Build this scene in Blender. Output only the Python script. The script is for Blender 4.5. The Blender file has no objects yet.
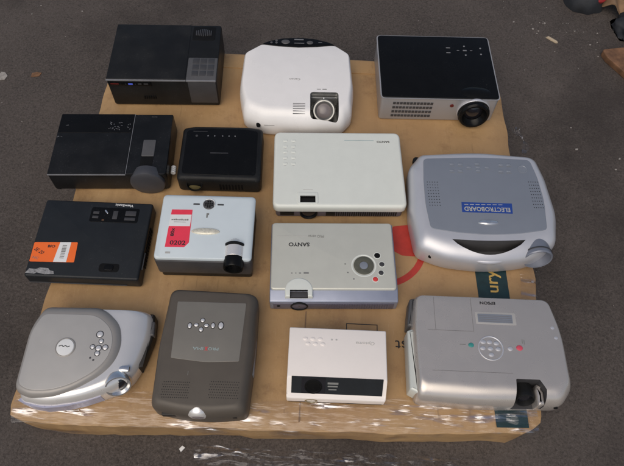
import bpy, bmesh, math, random
from mathutils import Vector, Matrix, noise
PI = math.pi
random.seed(7)
C = bpy.context.scene.collection
SC = bpy.context.scene

# ------------------------------------------------------------------ materials
def mat(name, col, rough=.5, metal=0.0, spec=.5, var=.12, scale=25, bump=0.0, bscale=400,
        rvar=.12, dust=0.0, dcol=(.30, .29, .27), coat=0.0, dscale=260, smear=0.0):
    m = bpy.data.materials.new(name); m.use_nodes = True
    nt = m.node_tree; N = nt.nodes; L = nt.links
    p = N['Principled BSDF']
    tc = N.new('ShaderNodeTexCoord')
    n1 = N.new('ShaderNodeTexNoise'); n1.inputs['Scale'].default_value = scale
    n1.inputs['Detail'].default_value = 6; n1.inputs['Roughness'].default_value = .6
    L.new(tc.outputs['Object'], n1.inputs['Vector'])
    mr = N.new('ShaderNodeMapRange'); mr.inputs[1].default_value = .3; mr.inputs[2].default_value = .7
    L.new(n1.outputs['Fac'], mr.inputs[0])
    mx = N.new('ShaderNodeMix'); mx.data_type = 'RGBA'
    mx.inputs[6].default_value = (*[c*(1-var) for c in col], 1)
    mx.inputs[7].default_value = (*[min(1, c*(1+var)) for c in col], 1)
    L.new(mr.outputs[0], mx.inputs[0])
    out = mx.outputs[2]
    if dust > 0:
        n2 = N.new('ShaderNodeTexNoise'); n2.inputs['Scale'].default_value = dscale
        n2.inputs['Detail'].default_value = 3
        L.new(tc.outputs['Object'], n2.inputs['Vector'])
        r2 = N.new('ShaderNodeMapRange'); r2.inputs[1].default_value = .62; r2.inputs[2].default_value = .78
        L.new(n2.outputs['Fac'], r2.inputs[0])
        n3 = N.new('ShaderNodeTexNoise'); n3.inputs['Scale'].default_value = 14
        n3.inputs['Detail'].default_value = 4
        L.new(tc.outputs['Object'], n3.inputs['Vector'])
        r3 = N.new('ShaderNodeMapRange'); r3.inputs[1].default_value = .42; r3.inputs[2].default_value = .72
        L.new(n3.outputs['Fac'], r3.inputs[0])
        ml = N.new('ShaderNodeMath'); ml.operation = 'MULTIPLY_ADD'
        L.new(r2.outputs[0], ml.inputs[0]); L.new(r3.outputs[0], ml.inputs[1]); ml.inputs[2].default_value = 0
        m3 = N.new('ShaderNodeMath'); m3.operation = 'MULTIPLY_ADD'
        L.new(r3.outputs[0], m3.inputs[0]); m3.inputs[1].default_value = smear
        L.new(ml.outputs[0], m3.inputs[2])
        m4 = N.new('ShaderNodeMath'); m4.operation = 'MULTIPLY'; m4.inputs[1].default_value = dust
        L.new(m3.outputs[0], m4.inputs[0])
        md = N.new('ShaderNodeMix'); md.data_type = 'RGBA'
        L.new(m4.outputs[0], md.inputs[0]); L.new(out, md.inputs[6]); md.inputs[7].default_value = (*dcol, 1)
        out = md.outputs[2]
    L.new(out, p.inputs['Base Color'])
    rr = N.new('ShaderNodeMapRange'); rr.inputs[1].default_value = .3; rr.inputs[2].default_value = .7
    rr.inputs[3].default_value = max(.02, rough-rvar); rr.inputs[4].default_value = min(1, rough+rvar)
    n4 = N.new('ShaderNodeTexNoise'); n4.inputs['Scale'].default_value = scale*.7; n4.inputs['Detail'].default_value = 5
    L.new(tc.outputs['Object'], n4.inputs['Vector']); L.new(n4.outputs['Fac'], rr.inputs[0])
    L.new(rr.outputs[0], p.inputs['Roughness'])
    p.inputs['Metallic'].default_value = metal
    p.inputs['Specular IOR Level'].default_value = spec
    p.inputs['Coat Weight'].default_value = coat
    if bump > 0:
        nb = N.new('ShaderNodeTexNoise'); nb.inputs['Scale'].default_value = bscale; nb.inputs['Detail'].default_value = 3
        L.new(tc.outputs['Object'], nb.inputs['Vector'])
        b = N.new('ShaderNodeBump'); b.inputs['Strength'].default_value = bump; b.inputs['Distance'].default_value = .002
        L.new(nb.outputs['Fac'], b.inputs['Height']); L.new(b.outputs[0], p.inputs['Normal'])
    return m

M = {}
M['black'] = mat('matte black plastic', (.0110, .0113, .0120), .45, spec=.20, bump=.06, bscale=900, dust=.18, smear=.12, rvar=.06)
M['black_gloss'] = mat('gloss black plastic', (.0062, .0063, .0066), .22, spec=.15, dust=.08, rvar=.04)
M['black_cool'] = mat('blue black plastic', (.0150, .0172, .0200), .45, spec=.28, bump=.06, bscale=900, dust=.14, rvar=.04)
M['black_worn'] = mat('worn black plastic', (.0092, .0097, .0105), .36, spec=.20, dust=.34, smear=.08, rvar=.06, dcol=(.20, .20, .22))
M['hole'] = mat('dark recess', (.006, .006, .0065), .7, spec=.15)
M['grey_dark'] = mat('dark grey plastic', (.050, .049, .052), .45, spec=.4, bump=.08, bscale=900)
M['grey_key'] = mat('grey keypad plastic', (.082, .080, .082), .45, spec=.45)
M['grey_wheel'] = mat('charcoal cap', (.055, .055, .062), .4, spec=.45)
M['line_grey'] = mat('grey trim', (.19, .19, .20), .35, spec=.5)
M['white_gloss'] = mat('gloss white plastic', (.84, .815, .795), .25, spec=.5, var=.02, rvar=.06, dust=.10, dcol=(.40, .36, .30), smear=.15, coat=.15)
M['white_green'] = mat('white plastic', (.70, .72, .665), .38, spec=.45, var=.025, rvar=.07, dust=.14, dcol=(.36, .33, .27), smear=.15)
M['white_warm'] = mat('warm white plastic', (.86, .795, .745), .45, spec=.4, var=.015, rvar=.06, dust=.16, dcol=(.40, .36, .30), smear=.2)
M['white_blue'] = mat('pale blue white plastic', (.61, .675, .705), .32, spec=.5, var=.02, rvar=.05)
M['white'] = mat('white print', (.75, .75, .74), .6, var=.04)
M['silver'] = mat('silver paint', (.57, .57, .60), .34, .38, .5, var=.02, rvar=.04, bump=.02, bscale=1500)
M['bay_grey'] = mat('brushed grey metal', (.30, .30, .29), .30, .75, .5, var=.15, scale=60)
M['satin_body'] = mat('satin chrome paint', (.80, .775, .75), .25, .5, .5, var=.02, rvar=.04)
M['silver_dark'] = mat('grey silver paint', (.40, .40, .415), .36, .35, .5, var=.02, rvar=.04, bump=.02, bscale=1500)
M['silver_warm'] = mat('warm silver paint', (.56, .515, .475), .27, .52, .5, var=.02, rvar=.06, bump=.02, bscale=1500, dust=.12, dcol=(.30, .28, .26), smear=.2)
M['silver_side'] = mat('pale side vent plastic', (.58, .60, .56), .4, .1, .5, var=.03)
M['beige_silver'] = mat('beige silver paint', (.575, .572, .505), .36, .2, .5, var=.03, rvar=.06, dust=.12, dcol=(.30, .28, .24), smear=.15)
M['lavender_pale'] = mat('pale lavender metallic', (.42, .42, .53), .34, .3, .5, var=.04)
M['lavender'] = mat('lavender metallic', (.26, .285, .37), .34, .35, .5, var=.04)
M['lavender_dark'] = mat('lavender grey', (.125, .12, .165), .42, .2, .5, var=.08)
M['taupe'] = mat('taupe silver', (.32, .30, .28), .38, .2, .5, var=.03, rvar=.04, bump=.02, bscale=1500)
M['taupe_light'] = mat('light taupe silver', (.455, .435, .41), .40, .2, .5, var=.03, rvar=.05, dust=.10, dcol=(.25, .23, .21), smear=.25)
M['chrome'] = mat('polished chrome', (.80, .79, .78), .20, .85, .5, var=.02, rvar=.05)
M['satin'] = mat('satin aluminium', (.80, .78, .765), .28, .45, .5, var=.02, rvar=.05)
M['brown'] = mat('brown grey plastic', (.098, .083, .068), .48, .1, .35, var=.05, rvar=.05, bump=.05, bscale=900)
M['brown_panel'] = mat('taupe panel', (.205, .190, .165), .38, .2, .45, var=.03, rvar=.05, dust=.10, dcol=(.38, .40, .38), smear=.2)
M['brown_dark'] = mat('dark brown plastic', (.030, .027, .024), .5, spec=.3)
M['panel_blue'] = mat('blue grey panel', (.215, .236, .278), .42, .15, .45, var=.02, rvar=.04, bump=.04, bscale=1200)
M['hood_blue'] = mat('blue grey hood', (.20, .215, .26), .36, .2, .5, var=.03)
M['btn_blue'] = mat('blue grey button', (.225, .245, .285), .35, .15, .5, var=.03)
M['glass'] = mat('lens glass', (.012, .012, .016), .06, 0, .6, var=.1, rvar=.02, coat=.5)
M['glass_warm'] = mat('amber lens glass', (.17, .14, .065), .12, 0, .6, var=.1, rvar=.03, coat=.4)
M['glass_grey'] = mat('dusty lens glass', (.20, .175, .175), .2, 0, .5, var=.1)
M['orange'] = mat('orange sticker', (.90, .16, .025), .5, var=.04)
M['red'] = mat('red sticker', (.80, .045, .085), .5, var=.05)
M['ink'] = mat('black ink', (.02, .02, .022), .6)
M['ink_soft'] = mat('grey ink', (.20, .20, .19), .6)
M['ink_faint'] = mat('faint grey ink', (.46, .45, .43), .6)
M['ink_red'] = mat('red ink', (.65, .05, .06), .55)
M['ink_teal'] = mat('pale teal ink', (.33, .42, .42), .55)
M['cream'] = mat('cream badge', (.72, .68, .56), .3, .3, var=.15, scale=200)
M['foil'] = mat('worn foil label', (.34, .33, .32), .4, .3, var=.5, scale=160)
M['sticker_blue'] = mat('blue sticker', (.022, .060, .27), .4, var=.1)
M['sticker_text'] = mat('yellow grey lettering', (.42, .41, .36), .5)
M['red_btn'] = mat('red button', (.62, .06, .055), .3)
M['pink_btn'] = mat('pink red button', (.62, .08, .12), .3)
M['green_btn'] = mat('teal button', (.045, .26, .24), .3)
M['olive'] = mat('olive grey pad', (.095, .095, .072), .4, var=.15, scale=90)
M['pad_blue'] = mat('blue grey centre', (.21, .23, .27), .35)
M['blue_led'] = mat('blue indicator', (.10, .16, .85), .4)
M['red_led'] = mat('dim red indicator', (.12, .012, .01), .4)
M['teal_print'] = mat('dark teal print', (.010, .034, .040), .5, var=.25, scale=40)
M['gold_print'] = mat('gold print', (.55, .36, .10), .55, var=.15)
M['red_print'] = mat('red print', (.44, .040, .028), .55, var=.15, scale=35)
M['seam'] = mat('seam line', (.16, .15, .145), .6)
M['wood'] = mat('worn wood', (.17, .085, .042), .7, var=.5, scale=30, bump=.3, bscale=90)
M['splinter'] = mat('pale splinter', (.50, .40, .28), .7, var=.2)
M['paper'] = mat('dirty paper', (.30, .275, .25), .7, var=.3, scale=90)
M['rust'] = mat('rusty leaf', (.17, .085, .04), .7, var=.4, scale=90)
M['bag'] = mat('dark canvas', (.016, .018, .022), .75, var=.3, bump=.3, bscale=300)
M['bag_red'] = mat('red canvas', (.28, .012, .014), .6, var=.2)
M['kraft_dim'] = mat('soiled kraft paper', (.22, .135, .075), .75, var=.3, scale=14, bump=.2, bscale=90)

def cardboard_mat():
    m = bpy.data.materials.new('kraft cardboard'); m.use_nodes = True
    nt = m.node_tree; N = nt.nodes; L = nt.links; p = N['Principled BSDF']
    tc = N.new('ShaderNodeTexCoord')
    def nz(s, d=6, sc=(1, 1, 1), ro=.6):
        mp = N.new('ShaderNodeMapping'); mp.inputs['Scale'].default_value = sc
        L.new(tc.outputs['Object'], mp.inputs['Vector'])
        n = N.new('ShaderNodeTexNoise'); n.inputs['Scale'].default_value = s; n.inputs['Detail'].default_value = d
        n.inputs['Roughness'].default_value = ro
        L.new(mp.outputs[0], n.inputs['Vector']); return n
    def mr(n, a, b, c=0, d=1):
        r = N.new('ShaderNodeMapRange')
        for i, v in enumerate((a, b, c, d)): r.inputs[i+1].default_value = v
        L.new(n.outputs[0], r.inputs[0]); return r
    def mix(f, a, b):
        x = N.new('ShaderNodeMix'); x.data_type = 'RGBA'
        L.new(f.outputs[0], x.inputs[0])
        for k, v in ((6, a), (7, b)):
            if isinstance(v, tuple): x.inputs[k].default_value = (*v, 1)
            else: L.new(v.outputs[2], x.inputs[k])
        return x
    c1 = mix(mr(nz(5), .3, .7), (.345, .205, .088), (.475, .300, .140))
    c2 = mix(mr(nz(3.2, 4, (6, .8, 1)), .55, .8, 0, .55), c1, (.235, .127, .056))
    c3 = mix(mr(nz(9, 7, ro=.75), .54, .70, 0, .65), c2, (.19, .100, .045))
    c4 = mix(mr(nz(45, 6, (5, 1, 1)), .6, .8, 0, .35), c3, (.58, .42, .25))
    c5 = mix(mr(nz(2.1, 3, (1, 1.6, 1)), .5, .62, 0, .45), c4, (.33, .195, .095))
    vo = N.new('ShaderNodeTexVoronoi'); vo.feature = 'DISTANCE_TO_EDGE'; vo.inputs['Scale'].default_value = 4.3
    nw = nz(3, 3); wp = N.new('ShaderNodeMix'); wp.data_type = 'RGBA'; wp.inputs[0].default_value = .12
    L.new(tc.outputs['Object'], wp.inputs[6]); L.new(nw.outputs['Color'], wp.inputs[7]); L.new(wp.outputs[2], vo.inputs['Vector'])
    c6 = mix(mr(vo, 0, .010, .0, 0), c5, (.20, .115, .055))
    c7 = mix(mr(nz(60, 3, (1, .12, 1)), .66, .74, 0, .4), c6, (.17, .10, .05))
    L.new(c7.outputs[2], p.inputs['Base Color'])
    p.inputs['Roughness'].default_value = .62
    p.inputs['Coat Weight'].default_value = .15; p.inputs['Coat Roughness'].default_value = .2
    wv = N.new('ShaderNodeTexWave'); wv.inputs['Scale'].default_value = 42; wv.inputs['Distortion'].default_value = 1.2
    wv.inputs['Detail'].default_value = 2
    L.new(tc.outputs['Object'], wv.inputs['Vector'])
    n5 = nz(24, 5)
    ad = N.new('ShaderNodeMath'); ad.operation = 'MULTIPLY_ADD'; ad.inputs[1].default_value = .025
    L.new(wv.outputs['Fac'], ad.inputs[0]); L.new(n5.outputs[0], ad.inputs[2])
    b = N.new('ShaderNodeBump'); b.inputs['Strength'].default_value = .35; b.inputs['Distance'].default_value = .006
    L.new(ad.outputs[0], b.inputs['Height']); L.new(b.outputs[0], p.inputs['Normal'])
    n6 = nz(30, 4)
    b2 = N.new('ShaderNodeBump'); b2.inputs['Strength'].default_value = .7; b2.inputs['Distance'].default_value = .01
    L.new(n6.outputs[0], b2.inputs['Height']); L.new(b2.outputs[0], p.inputs['Coat Normal'])
    return m
M['card'] = cardboard_mat()

def asphalt_mat():
    m = bpy.data.materials.new('worn asphalt'); m.use_nodes = True
    nt = m.node_tree; N = nt.nodes; L = nt.links; p = N['Principled BSDF']
    tc = N.new('ShaderNodeTexCoord')
    def nz(s, d, ro=.6):
        n = N.new('ShaderNodeTexNoise'); n.inputs['Scale'].default_value = s; n.inputs['Detail'].default_value = d
        n.inputs['Roughness'].default_value = ro
        L.new(tc.outputs['Object'], n.inputs['Vector']); return n
    def mr(n, a, b, c=0, d=1, o=0):
        r = N.new('ShaderNodeMapRange')
        for i, v in enumerate((a, b, c, d)): r.inputs[i+1].default_value = v
        L.new(n.outputs[o], r.inputs[0]); return r
    def mix(f, a, b):
        x = N.new('ShaderNodeMix'); x.data_type = 'RGBA'
        L.new(f.outputs[0], x.inputs[0])
        for k, v in ((6, a), (7, b)):
            if isinstance(v, tuple): x.inputs[k].default_value = (*v, 1)
            else: L.new(v.outputs[2], x.inputs[k])
        return x
    c1 = mix(mr(nz(2.2, 7, .7), .36, .66), (.048, .039, .0345), (.088, .072, .064))
    c2 = mix(mr(nz(150, 5, .8), .42, .68), c1, (.120, .102, .091))
    vo = N.new('ShaderNodeTexVoronoi'); vo.inputs['Scale'].default_value = 260
    L.new(tc.outputs['Object'], vo.inputs['Vector'])
    c3 = mix(mr(vo, .0, .50, .55, 0), c2, (.034, .028, .025))
    c4 = mix(mr(nz(95, 2), .74, .80, 0, .5), c3, (.17, .16, .145))
    c5 = mix(mr(nz(28, 3), .74, .80, 0, .35), c4, (.13, .095, .065))
    v2 = N.new('ShaderNodeTexVoronoi'); v2.inputs['Scale'].default_value = 210; v2.inputs['Randomness'].default_value = 1
    L.new(tc.outputs['Object'], v2.inputs['Vector'])
    sp = N.new('ShaderNodeSeparateColor'); L.new(v2.outputs['Color'], sp.inputs[0])
    c6 = mix(mr(sp, .82, .97, 0, .5), c5, (.115, .096, .084))
    c7 = mix(mr(sp, .16, .03, 0, .4), c6, (.026, .021, .019))
    c8 = mix(mr(nz(1.6, 6, .7), .50, .66, 0, .6), c7, (.034, .027, .024))
    L.new(c8.outputs[2], p.inputs['Base Color'])
    p.inputs['Roughness'].default_value = .8; p.inputs['Specular IOR Level'].default_value = .3
    n = nz(210, 5, .7)
    b = N.new('ShaderNodeBump'); b.inputs['Strength'].default_value = .6; b.inputs['Distance'].default_value = .004
    L.new(n.outputs[0], b.inputs['Height']); L.new(b.outputs[0], p.inputs['Normal'])
    return m
M['asphalt'] = asphalt_mat()

def film_mat(name, lo, hi):
    m = bpy.data.materials.new(name); m.use_nodes = True
    nt = m.node_tree; N = nt.nodes; L = nt.links
    for n in list(N):
        if n.type == 'BSDF_PRINCIPLED': N.remove(n)
    out = [n for n in N if n.type == 'OUTPUT_MATERIAL'][0]
    tc = N.new('ShaderNodeTexCoord')
    mp = N.new('ShaderNodeMapping'); mp.inputs['Rotation'].default_value = (0, 0, .85); mp.inputs['Scale'].default_value = (.7, 4.5, 1)
    L.new(tc.outputs['Object'], mp.inputs['Vector'])
    n = N.new('ShaderNodeTexNoise'); n.inputs['Scale'].default_value = 15; n.inputs['Detail'].default_value = 2.5
    L.new(mp.outputs[0], n.inputs['Vector'])
    b = N.new('ShaderNodeBump'); b.inputs['Strength'].default_value = 1; b.inputs['Distance'].default_value = .012
    L.new(n.outputs[0], b.inputs['Height'])
    t = N.new('ShaderNodeBsdfTransparent'); t.inputs[0].default_value = (.97, .97, .97, 1)
    g = N.new('ShaderNodeBsdfGlossy'); g.inputs['Roughness'].default_value = .10
    g.inputs['Color'].default_value = (.95, .95, 1, 1)
    L.new(b.outputs[0], g.inputs['Normal'])
    n2 = N.new('ShaderNodeTexNoise'); n2.inputs['Scale'].default_value = 13; n2.inputs['Detail'].default_value = 3.5
    L.new(mp.outputs[0], n2.inputs['Vector'])
    r = N.new('ShaderNodeMapRange'); r.inputs[1].default_value = .55; r.inputs[2].default_value = .78
    r.inputs[3].default_value = lo; r.inputs[4].default_value = hi
    L.new(n2.outputs[0], r.inputs[0])
    x = N.new('ShaderNodeMixShader'); L.new(r.outputs[0], x.inputs[0])
    L.new(t.outputs[0], x.inputs[1]); L.new(g.outputs[0], x.inputs[2])
    L.new(x.outputs[0], out.inputs['Surface'])
    return m
M['film'] = film_mat('clear stretch film', .03, .75)
M['film_floor'] = film_mat('crumpled clear film', .03, .6)

# ------------------------------------------------------------------ geometry helpers (local: x right, y away, z up)
def finish(bm, name, m, parent=None, loc=(0, 0, 0), rot=(0, 0, 0), angle=32, label=None):
    bmesh.ops.recalc_face_normals(bm, faces=bm.faces)
    me = bpy.data.meshes.new(name); bm.to_mesh(me); bm.free()
    for p in me.polygons: p.use_smooth = True
    me.set_sharp_from_angle(angle=math.radians(angle))
    o = bpy.data.objects.new(name, me); C.objects.link(o)
    for k in (m if isinstance(m, (list, tuple)) else [m]): me.materials.append(M[k])
    o.location = loc; o.rotation_euler = rot
    if parent: o.parent = parent
    if label: o['label'] = label
    return o

def round_poly(pts, r, n=6):
    out = []; k = len(pts)
    rs = r if isinstance(r, (list, tuple)) else [r]*k
    for i in range(k):
        p = Vector(pts[i][:2]); a = (Vector(pts[i-1][:2])-p); b = (Vector(pts[(i+1) % k][:2])-p)
        la, lb = a.length, b.length; a /= la; b /= lb
        ang = a.angle(b)
        t = min(rs[i]/math.tan(ang/2), la*.49, lb*.49)
        s, e = p+a*t, p+b*t
        for j in range(n+1):
            u = j/n
            q = s*(1-u)**2 + p*2*u*(1-u) + e*u*u
            out.append((q.x, q.y))
    return out

def rrect(x0, x1, y0, y1, r, n=6):
    return round_poly([(x0, y0), (x1, y0), (x1, y1), (x0, y1)], r, n)

def inset(o, d):
    k = len(o); res = []
    for i in range(k):
        p = Vector(o[i]); a = p-Vector(o[i-1]); b = Vector(o[(i+1) % k])-p
        if a.length < 1e-9: a = b
        if b.length < 1e-9: b = a
        n1 = Vector((a.y, -a.x)).normalized(); n2 = Vector((b.y, -b.x)).normalized()
        n = (n1+n2)
        n = n.normalized() if n.length > 1e-6 else n1
        c = max(.5, n.dot(n1))
        q = p-n*(d/c); res.append((q.x, q.y))
    return res

def loft(bm, sections):
    rings = []
    for o, z in sections:
        rings.append([bm.verts.new((p[0], p[1], z if not callable(z) else z(p))) for p in o])
    k = len(rings[0])
    for a, b in zip(rings, rings[1:]):
        for i in range(k):
            j = (i+1) % k
            bm.faces.new((a[i], a[j], b[j], b[i]))
    bm.faces.new(list(reversed(rings[0]))); bm.faces.new(rings[-1])
    return bm

def slab(o, z0, z1, et=.001, eb=0.0, n=4, bm=None):
    """rounded plate over outline o"""
    bm = bm or bmesh.new(); s = []
    if eb > 0:
        for i in range(n+1):
            a = PI/2*i/n; s.append((inset(o, eb*(1-math.sin(a))), z0+eb*(1-math.cos(a))))
    else: s.append((o, z0))
    if et > 0:
        for i in range(n+1):
            a = PI/2*i/n; s.append((inset(o, et*(1-math.cos(a))), z1-et+et*math.sin(a)))
    else: s.append((o, z1))
    return loft(bm, s)

def dome(Bo, To, z0, z1, H, n=8, eb=.006):
    """shell whose side rises straight to z1, then rolls over to the top outline at H"""
    bm = bmesh.new(); s = [(inset(Bo, eb), z0), (inset(Bo, eb*.3), z0+eb*.3), (Bo, z0+eb)]
    for i in range(n+1):
        a = PI/2*i/n; f = 1-math.cos(a)
        s.append(([(p[0]+(q[0]-p[0])*f, p[1]+(q[1]-p[1])*f) for p, q in zip(Bo, To)], z1+(H-z1)*math.sin(a)))
    return loft(bm, s)

def boxes(lst, bev=0.0, bm=None):
    bm = bm or bmesh.new()
    for x0, x1, y0, y1, z0, z1 in lst:
        r = bmesh.ops.create_cube(bm, size=1)
        bmesh.ops.scale(bm, vec=(x1-x0, y1-y0, z1-z0), verts=r['verts'])
        bmesh.ops.translate(bm, vec=((x0+x1)/2, (y0+y1)/2, (z0+z1)/2), verts=r['verts'])
        if bev:
            es = list({e for v in r['verts'] for e in v.link_edges})
            bmesh.ops.bevel(bm, geom=es, offset=bev, segments=2, affect='EDGES', profile=.5)
    return bm

def each(lst, name, m, parent, bev=0.0):
    for q in lst: finish(boxes([q], bev), name, m, parent)

def extrude_x(prof, x0, x1, bev=.003):
    bm = bmesh.new()
    a = [bm.verts.new((x0, y, z)) for y, z in prof]; b = [bm.verts.new((x1, y, z)) for y, z in prof]
    k = len(prof)
    for i in range(k): bm.faces.new((a[i], a[(i+1) % k], b[(i+1) % k], b[i]))
    bm.faces.new(list(reversed(a))); bm.faces.new(b)
    if bev: bmesh.ops.bevel(bm, geom=list(bm.edges), offset=bev, segments=3, affect='EDGES', profile=.5)
    return bm

def lathe(prof, seg=32, mx=None, bm=None, sx=1, sy=1):
    """prof: [(radius, height)]; open ends are capped at radius 0"""
    bm = bm or bmesh.new(); mx = mx or Matrix.Identity(4)
    rings = []
    for r, z in prof:
        if r < 1e-6: rings.append([bm.verts.new(mx @ Vector((0, 0, z)))])
        else: rings.append([bm.verts.new(mx @ Vector((r*sx*math.cos(2*PI*i/seg), r*sy*math.sin(2*PI*i/seg), z))) for i in range(seg)])
    for a, b in zip(rings, rings[1:]):
        for i in range(seg):
            j = (i+1) % seg
            if len(a) == 1 and len(b) == 1: continue
            if len(a) == 1: bm.faces.new((a[0], b[j], b[i]))
            elif len(b) == 1: bm.faces.new((a[i], a[j], b[0]))
            else: bm.faces.new((a[i], a[j], b[j], b[i]))
    return bm

def at(x, y, z, rx=0, rz=0): return Matrix.Translation((x, y, z)) @ Matrix.Rotation(rz, 4, 'Z') @ Matrix.Rotation(rx, 4, 'X')
FRONT = PI/2      # turns a lathe axis from +z to -y (towards the viewer)

def button(x, y, z, r, h=.0012, sx=1, sy=1, rz=0, bm=None):
    return lathe([(0, h), (r*.55, h*.95), (r*.85, h*.7), (r, h*.1), (r, -.0005), (0, -.0005)], 20, at(x, y, z, 0, rz), bm, sx, sy)

def cut(o, cutter):
    md = o.modifiers.new('cut', 'BOOLEAN'); md.object = cutter; md.operation = 'DIFFERENCE'
    md.solver = 'EXACT'; md.material_mode = 'TRANSFER'
    bpy.context.view_layer.update()
    dg = bpy.context.evaluated_depsgraph_get()
    me = bpy.data.meshes.new_from_object(o.evaluated_get(dg))
    o.modifiers.clear(); o.data = me
    me.set_sharp_from_angle(angle=math.radians(32))
    bpy.data.objects.remove(cutter)

def lettering(s, x, y, z, w, h, m, parent, rot=PI, name='lettering', bold=0, tilt=0, shear=0):
    cu = bpy.data.curves.new(name, 'FONT'); cu.body = s; cu.align_x = 'CENTER'; cu.align_y = 'CENTER'
    cu.size = 1; cu.offset = bold; cu.shear = shear; cu.resolution_u = 3
    t = bpy.data.objects.new('tmp', cu); C.objects.link(t)
    bpy.context.view_layer.update()
    me = bpy.data.meshes.new_from_object(t.evaluated_get(bpy.context.evaluated_depsgraph_get()))
    bpy.data.objects.remove(t); bpy.data.curves.remove(cu)
    xs = [v.co.x for v in me.vertices]; ys = [v.co.y for v in me.vertices]
    sx = w/(max(xs)-min(xs)); sy = h/(max(ys)-min(ys)); cx = (max(xs)+min(xs))/2; cy = (max(ys)+min(ys))/2
    for v in me.vertices: v.co = ((v.co.x-cx)*sx, (v.co.y-cy)*sy, 0)
    bm = bmesh.new(); bm.from_mesh(me); bpy.data.meshes.remove(me)
    r = bmesh.ops.extrude_face_region(bm, geom=list(bm.faces))
    bmesh.ops.translate(bm, vec=(0, 0, .00025), verts=[v for v in r['geom'] if isinstance(v, bmesh.types.BMVert)])
    return finish(bm, name, m, parent, (x, y, z), (tilt, 0, rot))

def thing(name, label, cat, x, y, rot=0, z=0, group=None):
    o = bpy.data.objects.new(name, None); C.objects.link(o); o.empty_display_size = .05
    o.location = (x, y, z); o.rotation_euler = (0, 0, math.radians(rot))
    o['label'] = label; o['category'] = cat
    if group: o['group'] = group
    return o
G = 'projectors set out on the cardboard box'
def projector(label, x, y, rot): return thing('projector', label, 'projector', x, y, rot, .0005, G)

def lens_front(p, x, y, z, r, ring='black', glass='glass', depth=.012, tilt=0, gl=.72, name='lens'):
    """barrel facing the viewer with a recessed domed glass"""
    mx = at(x, y, z, FRONT-tilt)
    l = finish(lathe([(r*.98, -.02), (r, 0), (r, depth*.8), (r*.95, depth), (r*.86, depth), (r*gl, depth*.45), (r*gl, depth*.2)], 40, mx), name, ring, p)
    finish(lathe([(r*gl*1.01, depth*.25), (r*gl*.8, depth*.42), (r*gl*.4, depth*.52), (0, depth*.55)], 32, mx), 'lens_glass', glass, l)
    return l
def feet(p, W, D, m='hole'):
    for sx in (-1, 1):
        for sy in (-1, 1):
            finish(lathe([(0, 0), (.009, 0), (.009, .006), (0, .006)], 16, at(sx*W*.4, sy*D*.4, 0)), 'foot', m, p)

# ------------------------------------------------------------------ setting
bm = bmesh.new(); bmesh.ops.create_grid(bm, x_segments=2, y_segments=2, size=6)
g = finish(bm, 'ground', 'asphalt', None, (0, 1.5, -.12)); g['kind'] = 'structure'

def x_right(y):
    pts = [(.27, .508), (.31, .520), (.42, .535), (.6, .549), (.67, .553), (1.05, .542), (1.39, .535)]
    for (a, b), (c, d) in zip(pts, pts[1:]):
        if y <= c: return b+(d-b)*max(0, (y-a))/(c-a)
    return pts[-1][1]
def x_left(y): return -.622-.012*max(0, 1-(y-.27)/.4)+.012*math.sin(y*5)*.5
box = thing('cardboard_box', 'big low cardboard box wrapped in clear film, carrying all the projectors', 'cardboard box', 0, .83, 0, -.12)
OX, OY, OZ = 0, .83, -.12
def carton():
    bm = bmesh.new(); nx = ny = 70; y0, y1 = .268, 1.388
    def top(u, v):
        y = y0+(y1-y0)*v; x = x_left(y)+(x_right(y)-x_left(y))*u
        e = min(u, 1-u, v, 1-v)
        w = max(0, 1-e/.045)
        n = noise.noise(Vector((x*9, y*9, 1.3)))+.5*noise.noise(Vector((x*28, y*28, 4)))
        n2 = noise.noise(Vector((x*13, y*13, 7.7)))
        z = -.010*w*w-.006*w*max(0, n)
        ox = n2*.006*w; oy = n*.006*w
        y += (-.003+.030*u**2)*max(0, 1-v*6)-.0
        c = max(0, 1-math.hypot(min(u, 1-u)/.03, min(v, 1-v)/.03))
        ox += (.004*c if u < .5 else -.010*c); oy += (.010*c if v < .5 else -.01*c)
        return Vector((x+ox, y+oy, z))
    gr = [[bm.verts.new(top(i/nx, j/ny)-Vector((OX, OY, OZ))) for i in range(nx+1)] for j in range(ny+1)]
    for j in range(ny):
        for i in range(nx): bm.faces.new((gr[j][i], gr[j][i+1], gr[j+1][i+1], gr[j+1][i]))
    loop = [gr[0][i] for i in range(nx+1)]+[gr[j][nx] for j in range(1, ny+1)]+[gr[ny][i] for i in range(nx-1, -1, -1)]+[gr[j][0] for j in range(ny-1, 0, -1)]
    prev = loop; cx, cy = -.03-OX, .83-OY
    for s in range(1, 9):
        t = s/8; ring = []
        for v in loop:
            q = v.co.copy(); d = Vector((q.x-cx, q.y-cy, 0)).normalized()
            b = .002*math.sin(t*PI)-.006*t+.003*noise.noise(Vector((q.x*7, q.y*7, t*3)))*math.sin(min(1, t*1.5)*PI/2)
            ring.append(bm.verts.new((q.x+d.x*b, q.y+d.y*b, q.z*(1-t)+.0*t)))
        k = len(loop)
        for i in range(k): bm.faces.new((prev[i], prev[(i+1) % k], ring[(i+1) % k], ring[i]))
        prev = ring
    return finish(bm, 'carton', 'card', box, angle=50)
carton()
def bp(pts, z=0): return [(x-OX, y-OY) for x, y in pts]
ZT = -OZ
def print_on(name, pts, m, dz=.0006, r=0, t=.0004, parent=box):
    o = bp(pts)
    if r: o = round_poly(o, r, 4)
    return finish(slab(o, ZT+dz-t, ZT+dz, 0), name, m, parent)
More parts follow.
